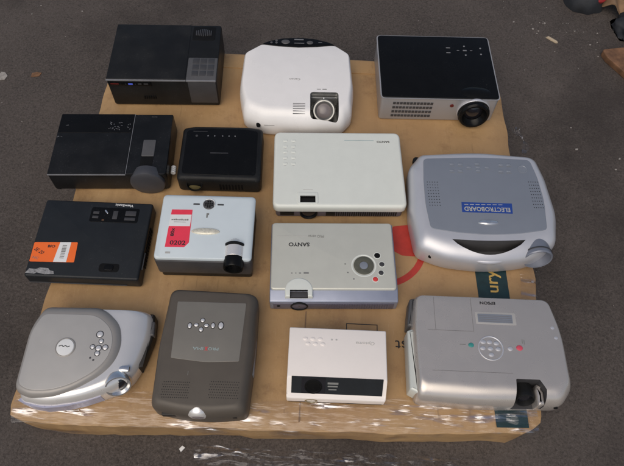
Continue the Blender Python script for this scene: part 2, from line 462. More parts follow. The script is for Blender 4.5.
# folded flap along the back edge and the flap seam across the top
def flap(name, pts, dz=.003):
    o = bp(pts); return finish(slab(o, ZT-.002, ZT+dz, .0008), name, 'card', box)
flap('flap', [(-.600, 1.322), (-.2, 1.318), (.2, 1.322), (.520, 1.318), (.522, 1.372), (-.600, 1.374)])
0 and print_on('seam', [(-.59, .5495), (.53, .5515), (.53, .5535), (-.59, .552)], 'kraft_dim', .0004)
print_on('seam', [(-.009, .29), (-.006, .29), (-.003, .545), (-.006, .545)], 'kraft_dim', .0004)
band = print_on('printed_band', [(.416, .300), (.486, .302), (.481, .700), (.404, .698)], 'teal_print', .0007)
o = lettering('ury', .452, .648, .0009, .060, .030, 'gold_print', band, rot=PI/2, bold=.012)
o.location = (.452-OX, .648-OY, ZT+.0009)
for s in range(1):
    o = lettering('est', .226, .4745, 0, .046, .020, 'ink', box, rot=PI); o.location = (.226-OX, .4745-OY, ZT+.0006)
print_on('printed_patch', [(.200, .722), (.226, .707), (.262, .706), (.258, .746), (.247, .797), (.205, .790)], 'red_print', .0006, .006)
arc = []
for i in range(13):
    a = -1.55+i/12*1.45; arc.append((.170+.118*math.cos(a), .735+.118*math.sin(a)))
for i in range(12, -1, -1):
    a = -1.55+i/12*1.45; arc.append((.170+.102*math.cos(a), .735+.102*math.sin(a)))
print_on('printed_ring', arc, 'red_print', .0006)
bk = boxes([(.09, .163, .5185, .5205, 0, .0004), (.09, .0918, .498, .5185, 0, .0004), (.1612, .163, .498, .5185, 0, .0004)])
finish(bk, 'printed_bracket', 'ink', box, (-OX, -OY, ZT+.0003))

# stretch film clinging to the front and right edges of the box
def film_sheet(pathf, nu, nv, amp, seed):
    bm = bmesh.new(); gr = []
    for j in range(nv+1):
        row = []
        for i in range(nu+1):
            p = pathf(i/nu, j/nv)
            n = Vector((noise.noise(Vector((p.x*30, p.y*30, p.z*30+seed))), noise.noise(Vector((p.x*30+9, p.y*30, p.z*30+seed))), noise.noise(Vector((p.x*42, p.y*42, p.z*42+seed+5)))))
            row.append(bm.verts.new(p+n*amp))
        gr.append(row)
    for j in range(nv):
        for i in range(nu): bm.faces.new((gr[j][i], gr[j][i+1], gr[j+1][i+1], gr[j+1][i]))
    return bm
def along(path, t):
    L = [0]
    for a, b in zip(path, path[1:]): L.append(L[-1]+(Vector(b)-Vector(a)).length)
    d = t*L[-1]
    for i in range(len(path)-1):
        if d <= L[i+1]+1e-9:
            f = (d-L[i])/(L[i+1]-L[i]); return Vector(path[i]).lerp(Vector(path[i+1]), f)
    return Vector(path[-1])
def front_film(u, v):
    x = -.618+1.125*u
    q = along([(.325+.03*noise.noise(Vector((u*6, 2, 0))), .0035), (.287, .0030), (.264, -.008), (.257, -.03), (.262, -.112)], v)
    q.x += .030*u**2
    return Vector((x-OX, q.x-OY, q.y-OZ))
finish(film_sheet(front_film, 240, 26, .0026, 3), 'stretch_film', 'film', box, angle=180)
def right_film(u, v):
    y = .50+.25*u
    q = along([(-.04, .0035), (-.004, .002), (.010, -.01), (.013, -.05), (.012, -.11)], v)
    return Vector((x_right(y)+q.x-OX, y-OY, q.y-OZ))
finish(film_sheet(right_film, 70, 18, .0026, 8), 'stretch_film', 'film', box, angle=180)
def shred(cx, cy, lx, ly, seed, h=.003):
    def f(u, v):
        e = min(u, 1-u, v, 1-v)*2
        return Vector((cx-OX+(u-.5)*lx*(1+.3*noise.noise(Vector((v*4, seed, 0)))), cy-OY+(v-.5)*ly*(1+.3*noise.noise(Vector((u*4, seed, 3)))), h+e*.004-OZ))
    bm = film_sheet(f, 26, 26, .003, seed)
    cx_, cy_ = cx-OX, cy-OY
    kill = [v for v in bm.verts if math.hypot((v.co.x-cx_)/lx, (v.co.y-cy_)/ly) > .27+.30*noise.noise(Vector((v.co.x*60, v.co.y*60, seed)))]
    bmesh.ops.delete(bm, geom=kill, context='VERTS')
    return bm
for i, (cx, cy, lx, ly) in enumerate([(-.150, .912, .02, .05)]):
    finish(shred(cx, cy, lx, ly, 20+i), 'stretch_film', 'film', box, angle=180)

# crumpled film lying on the ground in front of the box
def floor_film(u, v):
    x = -.24+.60*u; y = .165+.088*v+.02*math.sin(u*5)*(1-v)
    z = .006+.026*abs(noise.noise(Vector((u*7, v*4, 2))))*math.sin(v*PI)
    return Vector((x, y, z))
ff = finish(film_sheet(floor_film, 110, 30, .007, 31), 'plastic_film', 'film_floor', None, (0, 0, -.12), angle=180)
ff['label'] = 'crumpled clear plastic film lying on the ground along the front of the box'; ff['category'] = 'plastic film'
def tuft(u, v):
    return Vector((.625+(u-.5)*.016*(1+.6*math.sin(v*9))+.012*math.sin(v*5), 1.19+(v-.5)*.10, .006+.01*abs(noise.noise(Vector((u*4, v*7, 9))))))
ff = finish(film_sheet(tuft, 12, 60, .004, 51), 'plastic_film', 'film_floor', None, (0, 0, -.12), angle=180)
ff['label'] = 'thin twisted shred of clear film on the ground beyond the blue grey projector'; ff['category'] = 'plastic film'

# ------------------------------------------------------------------ 1 tall black projector, back left
p = projector('tall matte black projector with a square grey keypad on its front right corner', -.4357, 1.2637, 3.1)
W, D, H = .300, .218, .1035
o_ = rrect(-W/2, W/2, -D/2, D/2, .006)
b = dome(inset(o_, .001), inset(o_, .003), 0, H-.004, H, 4, .010)
finish(b, 'body', 'black', p)
finish(slab(rrect(-.1495, .064, -.1065, .1075, .004), H-.0005, H+.0012, .001), 'top_lid', 'black', p)
finish(boxes([(-.1505, .0655, -.1105, -.1070, H-.0045, H-.0002)], .0006), 'trim_or_lit_edge', 'line_grey', p)
k = finish(slab(rrect(.0665, .1475, -.1115, -.024, .003), H-.002, H+.0016, .0015), 'keypad', 'grey_key', p)
ks = []
for i in range(3):
    for j in range(3):
        x = .080+i*.021; y = -.094+j*.0235; ks.append((x, x+.0175, y, y+.0195, H+.001, H+.0024))
finish(boxes(ks, .0006), 'key', 'grey_dark', k)
finish(boxes([(.0670, .1470, -.1125, -.1085, H-.0035, H+.0018)], .0008), 'keypad_edge', 'line_grey', k)
finish(boxes([(.070, .1455, -.1112, -.106, .018, H-.006)], .001), 'front_panel', 'grey_dark', p)
r_ = finish(slab(rrect(.070, .134, .047, .101, .006), H, H+.0008, .0006), 'wheel_recess', 'hole', p)
b = bmesh.new()
for i in range(9):
    x = .0785+i*.0052; boxes([(x, x+.0033, .062+.0015*abs(i-4)*.5, .090-.0008*abs(i-4)**1.5, H, H+.0030)], .0007, b)
finish(b, 'focus_wheel', 'grey_dark', r_)
d_ = finish(boxes([(-.147, -.030, -.1105, -.107, H-.022, H-.007)], .0008), 'display_strip', 'black_gloss', p)
finish(boxes([(-.092, -.080, -.1112, -.110, H-.017, H-.012)]), 'blue_light', 'blue_led', d_)
each([(-.100, -.098, -.1112, -.110, H-.016, H-.014), (-.074, -.072, -.1112, -.110, H-.016, H-.014), (-.066, -.056, -.1112, -.110, H-.016, H-.012), (-.050, -.038, -.1112, -.110, H-.016, H-.012)], 'icon', 'grey_dark', d_)
finish(boxes([(-.140, -.118, -.1112, -.110, H-.016, H-.012)]), 'red_light', 'red_led', d_)
finish(boxes([(-.060+i*.006, -.057+i*.006, -.1100, -.106, .030, .040) for i in range(6)]), 'vent', 'hole', p)
feet(p, W, D)

# ------------------------------------------------------------------ 2 gloss white projector with open lens bay
p = projector('gloss white projector with a chrome lens bay and a black rear button strip', -.061, 1.205, 2.5)
H = .085
pts = [(-.147, -.112), (-.095, -.137), (.040, -.141), (.125, -.132), (.150, -.100), (.158, -.02), (.152, .104), (.112, .137), (-.112, .137), (-.158, .103), (-.164, -.03)]
rs = [.03, .10, .25, .03, .04, .2, .02, .02, .02, .02, .2]
tp = [(-.132, -.078), (-.090, -.099), (.040, -.105), (.114, -.098), (.134, -.078), (.144, -.01), (.142, .098), (.105, .130), (-.105, .130), (-.147, .096), (-.150, -.02)]
Bo = round_poly(pts, rs, 7); To = round_poly(tp, rs, 7)
wb = finish(dome(Bo, To, 0, .034, H, 12, .012), 'body', 'white_gloss')
cb = finish(slab(rrect(.0345, .112, -.1315, -.050, .010), .014, .2, 0), 'cutter', 'bay_grey')
cut(wb, cb); wb.parent = p
hp = rrect(.0335, .113, -.1245, -.049, .011)
bay = finish(slab(rrect(.0355, .111, -.1305, -.051, .009), .0145, .019, 0), 'lens_bay', 'bay_grey', p)
finish(boxes([(.036, .111, -.058, -.0515, .020, .070)], .002), 'bay_wall', 'bay_grey', bay)
mx = at(.073, -.077, .040, FRONT-.85)
l = finish(lathe([(.030, -.012), (.0325, .006), (.0320, .016), (.029, .020), (.0255, .020), (.0205, .014), (.0205, .010)], 44, mx), 'lens', 'bay_grey', p)
finish(lathe([(.0207, .0115), (.014, .0150), (.007, .0165), (0, .017)], 32, mx), 'lens_glass', 'glass_grey', l)
finish(boxes([(.070, .0735, -.0675, -.0640, .076, .0795)], .0008), 'zoom_lever', 'white', l)
bp_ = round_poly([(-.110, .131), (-.055, .1235), (0, .1205), (.055, .1240), (.110, .132), (.085, .146), (.045, .158), (0, .162), (-.045, .158), (-.085, .146)], .03, 5)
st = finish(slab(bp_, .03, H+.0015, .003), 'button_strip', 'black_gloss', p)
finish(button(-.037, .1425, H+.0012, .0125, .002, 1, .72), 'button', 'grey_key', st)
finish(button(.0335, .1410, H+.0012, .0095, .002, 1, .75), 'button', 'grey_key', st)
for x, y in ((-.0635, .1475), (-.0635, .1385), (-.078, .139)): finish(button(x, y, H+.0012, .0038, .0012), 'button', 'grey_key', st)
each([(-.012, .015, .1500, .1545, H+.001, H+.002), (-.012, .017, .1365, .1385, H+.001, H+.002), (.058, .069, .141, .1425, H+.001, H+.002)], 'key_print', 'line_grey', st, .0003)
lettering('Canon', -.0085, -.0035, H+.0002, .030, .0065, 'ink_soft', p)
each([(.053, .064, -.0405, -.0385, H, H+.0003), (.068, .080, -.041, -.038, H, H+.0003)], 'key_print', 'ink_soft', p)
def roll_z(y, yb=-.1405, yt=-.1020, z1=.034, H_=.085):
    c = min(1, max(0, 1-(y-yb)/(yt-yb))); return z1+(H_-z1)*math.sqrt(1-c*c)
for i in range(6):
    y = -.123+i*.0058
    finish(boxes([(-.012, .021, y, y+.0019, roll_z(y+.001)-.003, roll_z(y+.001)+.0005)]), 'vent', 'grey_key', p)
finish(lathe([(0, .003), (.0055, .0025), (.0065, -.004)], 20, at(-.106, -.1335, .041, FRONT-.3)), 'sensor_window', 'hole', p)
each([(-.09, -.062, -.1375, -.1355, .044, .0465)], 'key_print', 'ink_faint', p)
feet(p, .26, .22)

# ------------------------------------------------------------------ 3 black topped silver projector
p = projector('silver projector with a gloss black top and a fat black lens, back right', .3284, 1.2711, 2.3)
W, D, H = .334, .252, .091
o_ = rrect(-W/2, W/2, -D/2, D/2, .017, 8)
finish(dome(inset(o_, .0055), inset(o_, .0025), 0, H-.006, H-.0005, 5, .008), 'body', 'silver_dark', p)
t = finish(slab(inset(o_, .0058), H-.001, H+.0022, .0018), 'top_cover', 'black_gloss', p)
for x, y, w, h in ((.0405, .0738, .012, .0030), (.0395, .0542, .012, .0030), (.0880, .0640, .011, .0045), (.0685, .0640, .007, .002), (.1065, .0640, .007, .002)):
    finish(boxes([(x-w/2, x+w/2, y-h/2, y+h/2, H+.0020, H+.0030)], .0003), 'button', 'line_grey', t)
for x, y in ((.0880, .082), (.0888, .046), (.1345, .0745), (.1335, .0505)): finish(button(x, y, H+.0020, .0028, .001), 'button', 'line_grey', t)
vs = []
for r in range(4):
    for i in range(12): vs.append((-.128+i*.0094, -.1205+i*.0094, -.1215, -.1185, .016+r*.0165, .0245+r*.0165))
finish(boxes(vs), 'vent', 'grey_dark', p)
mx = at(.099, -.112, .045, FRONT-.10)
ln = finish(lathe([(.041, -.02), (.0425, .0), (.0425, .030), (.039, .035), (.034, .035), (.030, .026), (.024, .020), (.024, .016)], 48, mx), 'lens', 'black_gloss', p)
finish(lathe([(.0243, .017), (.016, .0215), (.008, .0235), (0, .024)], 32, mx), 'lens_glass', 'glass', ln)
finish(lathe([(0, .0052), (.35, .0048), (.7, .0030), (1, -.0010)], 40, at(.098, -.098, H+.0010) @ Matrix.Diagonal((.050, .024, 1, 1))), 'lens_hump', 'black_gloss', p)
rb = bmesh.new()
for i in range(60):
    a = 2*PI*i/60
    q = mx @ Vector((.0428*math.cos(a), .0428*math.sin(a), .014))
    r = bmesh.ops.create_cube(rb, size=.0024, matrix=Matrix.Translation(q) @ mx.to_3x3().to_4x4() @ Matrix.Rotation(a, 4, 'Z') @ Matrix.Diagonal((.7, .9, 8, 1)))
finish(rb, 'focus_ring', 'black', ln)
mh = at(.099, -.105, .047, FRONT)
finish(lathe([(.0455, .004), (.0455, .0212), (.0445, .0222), (.043, .0225)], 48, mh), 'lens_surround', 'silver', p)
finish(lathe([(0, .002), (.0052, .0015), (.006, -.004)], 20, at(.036, -.121, .064, FRONT)), 'sensor_window', 'red_led', p)
feet(p, W, D)

# ------------------------------------------------------------------ 4 black projector with lens cap
p = projector('scuffed black projector with a charcoal round lens cap and a zoom groove', -.5286, .9559, 3.5)
W, D, H = .299, .201, .0712
o_ = round_poly([(-W/2, -D/2), (W/2, -D/2), (W/2, D/2), (-W/2, D/2)], [.005, .012, .006, .014], 6)
finish(dome(inset(o_, .002), inset(o_, .0035), 0, H-.005, H, 4, .010), 'body', 'black_worn', p)
finish(slab(round_poly([(-.1475, -.0985), (.0455, -.0985), (.0455, .0985), (-.1475, .0985)], [.003, .001, .001, .012], 4), H-.001, H+.0011, .0009), 'top_lid', 'black_worn', p)
finish(slab(rrect(-.1465, .0452, .034, .0980, .003), H+.0008, H+.0016, .0004), 'gloss_strip', 'black_gloss', p)
each([(.0462, .0474, -.0985, .0985, H-.001, H+.0014)], 'seam', 'line_grey', p)
finish(boxes([(-.1478, .0462, -.1003, -.0985, H-.0035, H+.0002)], .0005), 'trim_or_lit_edge', 'line_grey', p)  # light caught by the front top edge, painted as a grey strip
finish(slab(rrect(.0795, .1115, -.042, .0108, .003), H-.001, H+.0018, .0010), 'zoom_window', 'grey_key', p)
finish(slab(rrect(.0790, .1105, -.0985, -.0425, .002), H-.001, H+.0006, .0003), 'groove', 'hole', p)
mx = at(.0970, -.093, .0400, FRONT-.02)
cp = finish(lathe([(.040, -.015), (.0435, 0), (.0440, .010), (.0428, .0135), (.039, .0155), (.020, .0172), (0, .0175)], 48, mx), 'lens_cap', 'grey_wheel', p)
for x0, y0, n, s in ((-.139, .022, 7, .006), (.012, .058, 22, .028), (-.128, .060, 2, .004)):
    b = bmesh.new()
    for i in range(n):
        x = x0+random.uniform(-s, s); y = y0+random.uniform(-s*.5, s*.5)*(.6 if n < 9 else 1)
        if x > .043: continue
        a = random.uniform(0, PI); l_ = random.uniform(.0008, .0035); w_ = random.uniform(.0004, .0012)
        q = [Vector((x, y))+Matrix.Rotation(a, 2) @ Vector(c) for c in ((-l_, -w_), (l_, -w_*.4), (l_*.8, w_), (-l_*.6, w_*.7))]
        loft(b, [([(v.x, v.y) for v in q], H+.0014), ([(v.x, v.y) for v in q], H+.0018)])
    finish(b, 'scuff', 'line_grey', p)
b = bmesh.new()
for i in range(4): lathe([(0, -.002), (.0062, -.002), (.0068, 0), (.0062, .002), (0, .002)], 18, at(.156, -.048-i*.0055, .032, FRONT), b)
finish(b, 'connector', 'white', p)
lettering('BenQ', .0985, .0895, H+.0002, .014, .004, 'grey_key', p)
feet(p, W, D)

# ------------------------------------------------------------------ 5 small black projector
p = projector('small all black projector with a row of tiny dots and an amber lens', -.2485, .956, 2.5)
W, D, H = .214, .176, .0584
o_ = round_poly([(-W/2-.001, -.086), (W/2, -.090), (W/2, .083), (.075, .089), (-.075, .089), (-W/2, .083)], [.014, .014, .012, .03, .03, .012], 6)
P5o = lambda k: round_poly([(-W/2-.001+k, -.086+k), (W/2-k, -.090+k), (W/2-k, .083-k), (.075-k, .089-k), (-.075+k, .089-k), (-W/2+k, .083-k)], [.014, .014, .012, .03, .03, .012], 6)
finish(dome(P5o(0), P5o(.011), 0, H-.013, H, 7, .008), 'body', 'black', p)
finish(slab(P5o(.013), H-.001, H+.0009, .0008), 'top_cover', 'black_gloss', p)
for i, x in enumerate((-.0675, -.0375, -.020, .001, .018, .034)): finish(button(x, .052, H+.0008, .0019 if i else .0034, .0009), 'button', 'line_grey' if i else 'grey_dark', p)
finish(boxes([(-.027, .0195, -.0060, -.0035, H+.0007, H+.0012)], .0002), 'badge', 'grey_dark', p)
each([(-.078, -.040, .0660, .0675, H+.0007, H+.0012)], 'seam', 'grey_dark', p, .0002)
lens_front(p, -.064, -.080, .031, .0215, 'black', 'glass_warm', .010, .40, .90)
finish(boxes([(.0+i*.008, .0045+i*.008, -.0892, -.084, .014, .036) for i in range(11)]), 'vent', 'hole', p)
feet(p, W, D)

# ------------------------------------------------------------------ 6 white projector with dark underside
p = projector('wide white projector with two columns of buttons and a dark lower front', .0604, .9228, 3.1)
W, D, H = .336, .239, .0597
o_ = rrect(-W/2, W/2, -D/2, D/2, .018, 8)
finish(dome(inset(o_, .006), inset(o_, .005), 0, .036, .040, 2, .006), 'body', 'lavender_dark', p)
tb = finish(dome(o_, inset(o_, .008), .034, H-.009, H, 7, .002), 'top_cover', 'white_green')
cb = finish(boxes([(-.0995, -.0615, -.1085, -.0885, .045, .2)]), 'cutter', 'hole'); cut(tb, cb); tb.parent = p
rm = finish(slab(rrect(-.1065, -.0545, -.113, -.077, .006), H-.004, H+.0016, .0016), 'zoom_rim', 'white_green')
cb = finish(boxes([(-.0995, -.0615, -.1085, -.0880, .03, .2)]), 'cutter', 'hole'); cut(rm, cb); rm.parent = p
finish(boxes([(-.0990, -.0620, -.1080, -.0885, .046, .050)]), 'zoom_wheel', 'black', rm)
for i in range(5):
    for x in (-.1385, -.1170):
        y = .0875-i*.0187
        finish(slab(rrect(x-.0058, x+.0058, y-.0034, y+.0034, .003), H-.001, H+.0010, .0009), 'button', 'white_green', p)
        each([(x-.003, x+.003, y-.0072, y-.0062, H, H+.0003)], 'key_print', 'ink_faint', p)
lettering('SANYO', .121, .0855, H+.0002, .034, .0062, 'ink', p, bold=.02)
each([(.018, .096, .0890, .0905, H-.0002, H+.0003)], 'key_print', 'ink_teal', p)
each([(-.092, -.068, -.070, -.0685, H-.0002, H+.0003)], 'key_print', 'ink_faint', p)
lens_front(p, -.078, -.112, .022, .0225, 'black', 'glass', .006, .1, .8)
each([(-.150, -.115, -.1150, -.108, .010, .032), (-.034, -.010, -.1150, -.108, .008, .032)], 'front_panel', 'black', p, .001)
finish(boxes([(-.008+i*.0056, -.0048+i*.0056, -.1148, -.109, .008, .032) for i in range(28)]), 'vent', 'black', p)
feet(p, W, D)

# ------------------------------------------------------------------ 7 silver projector with blue grey panel and carrying handle
p = projector('big silver projector with blue grey top panel, a moulded handle and a blue sticker', .416, .825, 2.5)
H = .085
pts = [(-.168, -.122), (-.105, -.150), (0, -.163), (.105, -.150), (.168, -.112), (.186, -.03), (.178, .085), (.163, .146), (.012, .166), (-.140, .152), (-.170, .115), (-.178, -.03)]
rs = [.03, .2, .4, .2, .04, .15, .2, .025, .6, .02, .05, .3]
tp = [(-.140, -.088), (-.100, -.100), (.004, -.106), (.100, -.099), (.147, -.086), (.157, -.02), (.153, .060), (.142, .131), (.012, .138), (-.138, .130), (-.144, .08), (-.147, -.0125)]
Bo = round_poly(pts, rs, 6); To = round_poly(tp, rs, 6)
wb = finish(dome(Bo, To, 0, .050, H, 8, .016), 'body', 'silver')
cres = [(-.090, -.1085), (-.045, -.1115), (0, -.1125), (.045, -.1125), (.085, -.1120), (.083, -.122), (.058, -.1335), (.025, -.1420), (-.010, -.1440), (-.050, -.1380), (-.080, -.124)]
cres = [(-.089+.176*i/14, -.1090-.0035*math.sin(PI*i/14)) for i in range(15)]+[(.087-.176*i/14, -.1105-.0345*math.sin(PI*i/14)**.8) for i in range(1, 14)]
cb = finish(slab(cres[::-1], .030, .2, 0), 'cutter', 'grey_key'); cut(wb, cb); wb.parent = p
hb = bmesh.new(); hr = []
for i in range(29):
    t = i/28; x = .094-.188*t; y = -.1135-.0400*math.sin(PI*t)**.75; r = .0035+.0045*math.sin(PI*t)**.5
    hr.append([hb.verts.new((x, y+r*math.cos(2*PI*k/14), .0600-.004*math.sin(PI*t)+r*math.sin(2*PI*k/14))) for k in range(14)])
for a, c in zip(hr, hr[1:]):
    for k in range(14): hb.faces.new((a[k], a[(k+1) % 14], c[(k+1) % 14], c[k]))
hb.faces.new(hr[0]); hb.faces.new(hr[-1])
finish(hb, 'handle', 'silver', p, angle=60)
pn = round_poly([(-.1365, -.082), (-.07, -.0925), (.004, -.098), (.08, -.0925), (.1435, -.0815), (.1526, .0), (.149, .075), (.1385, .127), (.012, .1335), (-.1353, .1265), (-.141, .06), (-.143, -.0125)], [.014, .3, .6, .3, .014, .3, .3, .014, 1, .014, .3, .3], 6)
pt = finish(slab(pn, H-.001, H+.0016, .0014), 'top_panel', 'panel_blue', p)
hz = H+.0014
for x, y in ((-.064, .1105), (-.0425, .1105), (-.0662, .0905), (-.045, .0905), (-.0214, .1015), (.0255, .1020), (.0015, .1130), (.0015, .0920), (.062, .111), (.082, .111), (.0590, .0908), (.0790, .0910)):
    finish(button(x, y, hz, .0058, .0016, 1.1, .62), 'button', 'btn_blue', pt)
    each([(x-.0065, x+.0065, y-.0072, y-.0062, hz-.0004, hz+.0004)], 'key_print', 'ink_soft', pt)
finish(button(.002, .1022, hz, .0058, .0016, 1.1, .62), 'button', 'btn_blue', pt)
finish(lathe([(.0125, -.001), (.0125, .0008), (.0105, .0012), (.0095, .0004), (0, .0004)], 28, at(.1155, .0970, hz)), 'button', 'btn_blue', pt)
for xa, xb, ya, yb, dx in ((-.1325, -.1075, -.016, .053, 1), (.1240, .1460, -.019, .0575, -1)):
    b = bmesh.new()
    for j in range(9):
        for i in range(5):
            y = yb+(ya-yb)*j/8; x = xa+(xb-xa)*i/4
            lathe([(0, .0006), (.0011, .0006), (.0011, -.0003)], 8, at(x+(.004 if j > 4 else 0)*dx*0, y, hz), b)
    finish(b, 'speaker_grille', 'hole', pt)
sk = finish(slab([(-.0558, -.0345), (.0678, -.0375), (.0702, -.0080), (-.0540, -.0055)], hz-.0004, hz+.0004, 0), 'sticker', 'sticker_blue', pt)
lettering('ELECTROBOARD', .0068, -.0258, hz+.0004, .112, .0125, 'sticker_text', sk, rot=PI-.02, bold=.02)
finish(boxes([(-.048+i*.014, -.038+i*.014, -.0130, -.0115, hz, hz+.0006) for i in range(7)]), 'key_print', 'ink_faint', sk)
finish(lathe([(0, .0045), (.6, .0040), (.9, .0022), (1, -.001)], 36, at(.0040, -.0640, hz) @ Matrix.Diagonal((.0255, .0068, 1, 1))), 'badge', 'chrome', pt)
mx = at(.1185, -.095, .050, FRONT-.12)
hd = finish(lathe([(0, -.038), (.012, -.036), (.022, -.028), (.028, -.014), (.0315, .004), (.033, .020), (.0345, .040), (.0352, .050), (.0335, .053), (.0305, .052), (.029, .040), (.026, .028), (0, .028)], 44, mx), 'lens_hood', 'hood_blue', p)
finish(lathe([(.0353, .0375), (.0358, .0385), (.0358, .0405), (.0353, .0415)], 44, mx), 'seam', 'grey_dark', hd)
finish(lathe([(.0255, .0290), (.016, .0335), (.008, .0355), (0, .036)], 32, mx), 'lens_glass', 'glass', hd)
finish(lathe([(0, .003), (.0065, .0025), (.0075, -.006)], 20, at(-.134, -.1340, .045, FRONT-.2)), 'sensor_window', 'hole', p)
finish(lathe([(0, 0), (.010, 0), (.010, .012), (0, .012)], 16, at(-.142, .155, .03)), 'foot', 'black', p)
feet(p, .30, .26)

# ------------------------------------------------------------------ 8 flat black projector with orange sticker
p = projector('flat black projector with an orange and white sticker at its left', -.5311, .6877, .7)
W, D, H = .268, .214, .044
o_ = rrect(-W/2, W/2, -D/2, D/2, .008, 6)
finish(dome(inset(o_, .001), inset(o_, .006), 0, H-.006, H, 5, .008), 'body', 'black_cool', p)
kp = finish(slab(rrect(-.0150, .1030, .0460, .0880, .006), H-.001, H+.0006, .0004), 'button_panel', 'black_gloss', p)
for x0, x1, y0, y1 in ((.070, .0965, .066, .080), (.070, .0965, .053, .061), (.040, .052, .055, .079), (-.009, .006, .069, .076), (-.009, .006, .056, .063)):
    finish(boxes([(x0, x1, y0, y1, H, H+.0016)], .0007), 'button', 'grey_dark', kp)
finish(slab(round_poly([(.018, .078), (.0265, .069), (.0285, .0715), (.0205, .0815)], .0015, 3), H, H+.0024, .0008), 'button', 'chrome', kp)  # white highlight on the button panel, modelled as a bright sliver
each([(.0155, .0215, .050, .0535, H, H+.001)], 'key_print', 'rust', kp, .0004)
lettering('ViewSonic', .063, .0960, H+.0002, .045, .0072, 'white', p, rot=PI-.03, bold=.015)
lv = finish(slab(rrect(.036, .083, -.0885, -.0665, .008), H-.001, H+.0005, .0004), 'zoom_recess', 'hole', p)
finish(slab(rrect(.048, .070, -.0850, -.0705, .006), H, H+.0026, .0014), 'zoom_lever', 'black_gloss', lv)
sk = finish(slab(round_poly([(-.1290, -.0690), (-.0245, -.0670), (-.0275, -.0130), (-.1300, -.0170)], .003, 3), H-.0003, H+.0005, 0), 'sticker', 'orange', p)
finish(slab([(-.0735, -.0678), (-.0430, -.0672), (-.0430, -.0138), (-.0690, -.0148)], H, H+.0009, 0), 'white_strip', 'white', sk)
b = boxes([(-.061, -.051, -.058+i*.0042, -.0558+i*.0042+random.uniform(-.0006, .0009), H+.0006, H+.0012) for i in range(9)])
finish(b, 'barcode', 'ink_soft', sk)
lettering('BIO', -.087, -.0265, H+.0006, .017, .0075, 'ink', sk, rot=0, bold=.03)
lettering('SE 20', -.113, -.040, H+.0006, .026, .009, 'ink', sk, rot=-.5, bold=.01, shear=.3)
lettering('NC', -.117, -.0585, H+.0006, .014, .006, 'ink_soft', sk, rot=-.2)
b = bmesh.new()
fp = [(-.131, -.0985), (-.110, -.1000), (-.1040, -.0965), (-.085, -.1005), (-.064, -.0990), (-.0665, -.0920), (-.0755, -.0905), (-.0800, -.0850), (-.100, -.0835), (-.1075, -.0880), (-.124, -.0870)]
finish(slab(fp, H-.0003, H+.0004, 0), 'foil_label', 'foil', p)
finish(boxes([(.1335, .1352, -.06+i*.009, -.055+i*.009, .010, .030) for i in range(12)]), 'vent', 'hole', p)
finish(boxes([(.128, .1358, -.075, -.030, .034, .0362), (-.13+0, .10, -.1078, -.105, .012, .0135)], .0004), 'trim_or_lit_edge', 'grey_dark', p)
feet(p, W, D)

# ------------------------------------------------------------------ 9 pale blue projector with red sticker
p = projector('pale blue white projector with a red and white sticker and a bullet shaped lens', -.2491, .707, 1.6)
W, D, H = .224, .177, .098
o_ = rrect(-W/2, W/2, -D/2, D/2, .012, 7)
finish(dome(inset(o_, .004), inset(o_, .003), 0, .084, .088, 2, .003), 'body', 'black', p)
finish(slab(rrect(-W/2+.001, W/2-.001, -D/2-.0030, -D/2+.03, .010), .030, .0885, .003, .002), 'front_panel', 'grey_dark', p)
tp = rrect(-.104, .097, -.0860, .074, .010, 7)
finish(dome(inset(o_, .0005), tp, .0875, .0895, H, 7, .001), 'top_cover', 'white_blue', p)
mx = at(.0712, -.046, .086, FRONT) @ Matrix.Scale(1.12, 4)
ln = finish(lathe([(0, -.016), (.008, -.0145), (.0135, -.010), (.0165, -.003), (.0175, .002)], 36, mx), 'lens_barrel', 'satin', p)
finish(lathe([(.0172, .0005), (.0225, .0005), (.0225, .0055), (.0172, .0055)], 36, mx), 'focus_ring', 'black', ln)
finish(lathe([(.0180, .005), (.0212, .007), (.0212, .030), (.0205, .031)], 36, mx), 'barrel_sleeve', 'satin', ln)
finish(lathe([(.0207, .030), (.0207, .052), (.0195, .054), (.016, .054), (.015, .046), (0, .046)], 36, mx), 'barrel_end', 'black_gloss', ln)
kb = finish(lathe([(.0142, -.001), (.0142, .0012), (.0120, .0020), (.0115, .0010), (0, .0010)], 36, at(.0012, .0590, H)), 'dial', 'grey_key', p)
b = bmesh.new()
for i in range(4):
    for j in range(4):
        x = -.0075+i*.005; y = -.0075+j*.005
        if math.hypot(x, y) < .0100: boxes([(.0012+x-.0019, .0012+x+.0019, .059+y-.0019, .059+y+.0019, H+.0006, H+.0018)], .0004, b)
finish(b, 'dial_key', 'hole', kb)
cr_ = [(.0012+.0150*math.cos(a/10*2.6-.4), .0595+.0150*math.sin(a/10*2.6-.4)) for a in range(11)]+[(.0012+.0135*math.cos(a/10*2.6-.4), .0590+.0132*math.sin(a/10*2.6-.4)) for a in range(10, -1, -1)]
finish(slab(cr_, H-.001, H+.0022, .0004), 'dial_rim', 'white', kb)
for x in (-.0285, .0290): finish(slab(round_poly([(x-.0078, .0568), (x+.0078, .0568), (x+.0078, .0610), (x-.0078, .0610)], .0018, 3), H-.001, H+.0008, .0006), 'button', 'grey_dark', p)
finish(lathe([(0, .0040), (.6, .0036), (.9, .0022), (1, -.001)], 36, at(.0010, -.0160, H) @ Matrix.Diagonal((.0345, .0092, 1, 1))), 'badge', 'cream', p)
each([(-.002, .0015, .0215, .0340, H-.0002, H+.0004), (.0015, .004, .0290, .0340, H-.0002, H+.0004)], 'key_print', 'ink_soft', p)
sk = finish(slab([(-.0880, -.0595), (-.0440, -.0590), (-.0345, -.0470), (-.0362, .0425), (-.0850, .0420)], H-.0003, H+.0005, 0), 'sticker', 'red', p)
finish(slab([(-.0865, -.0040), (-.0372, -.0030), (-.0366, .0285), (-.0855, .0275)], H, H+.0009, 0), 'white_strip', 'white', sk)
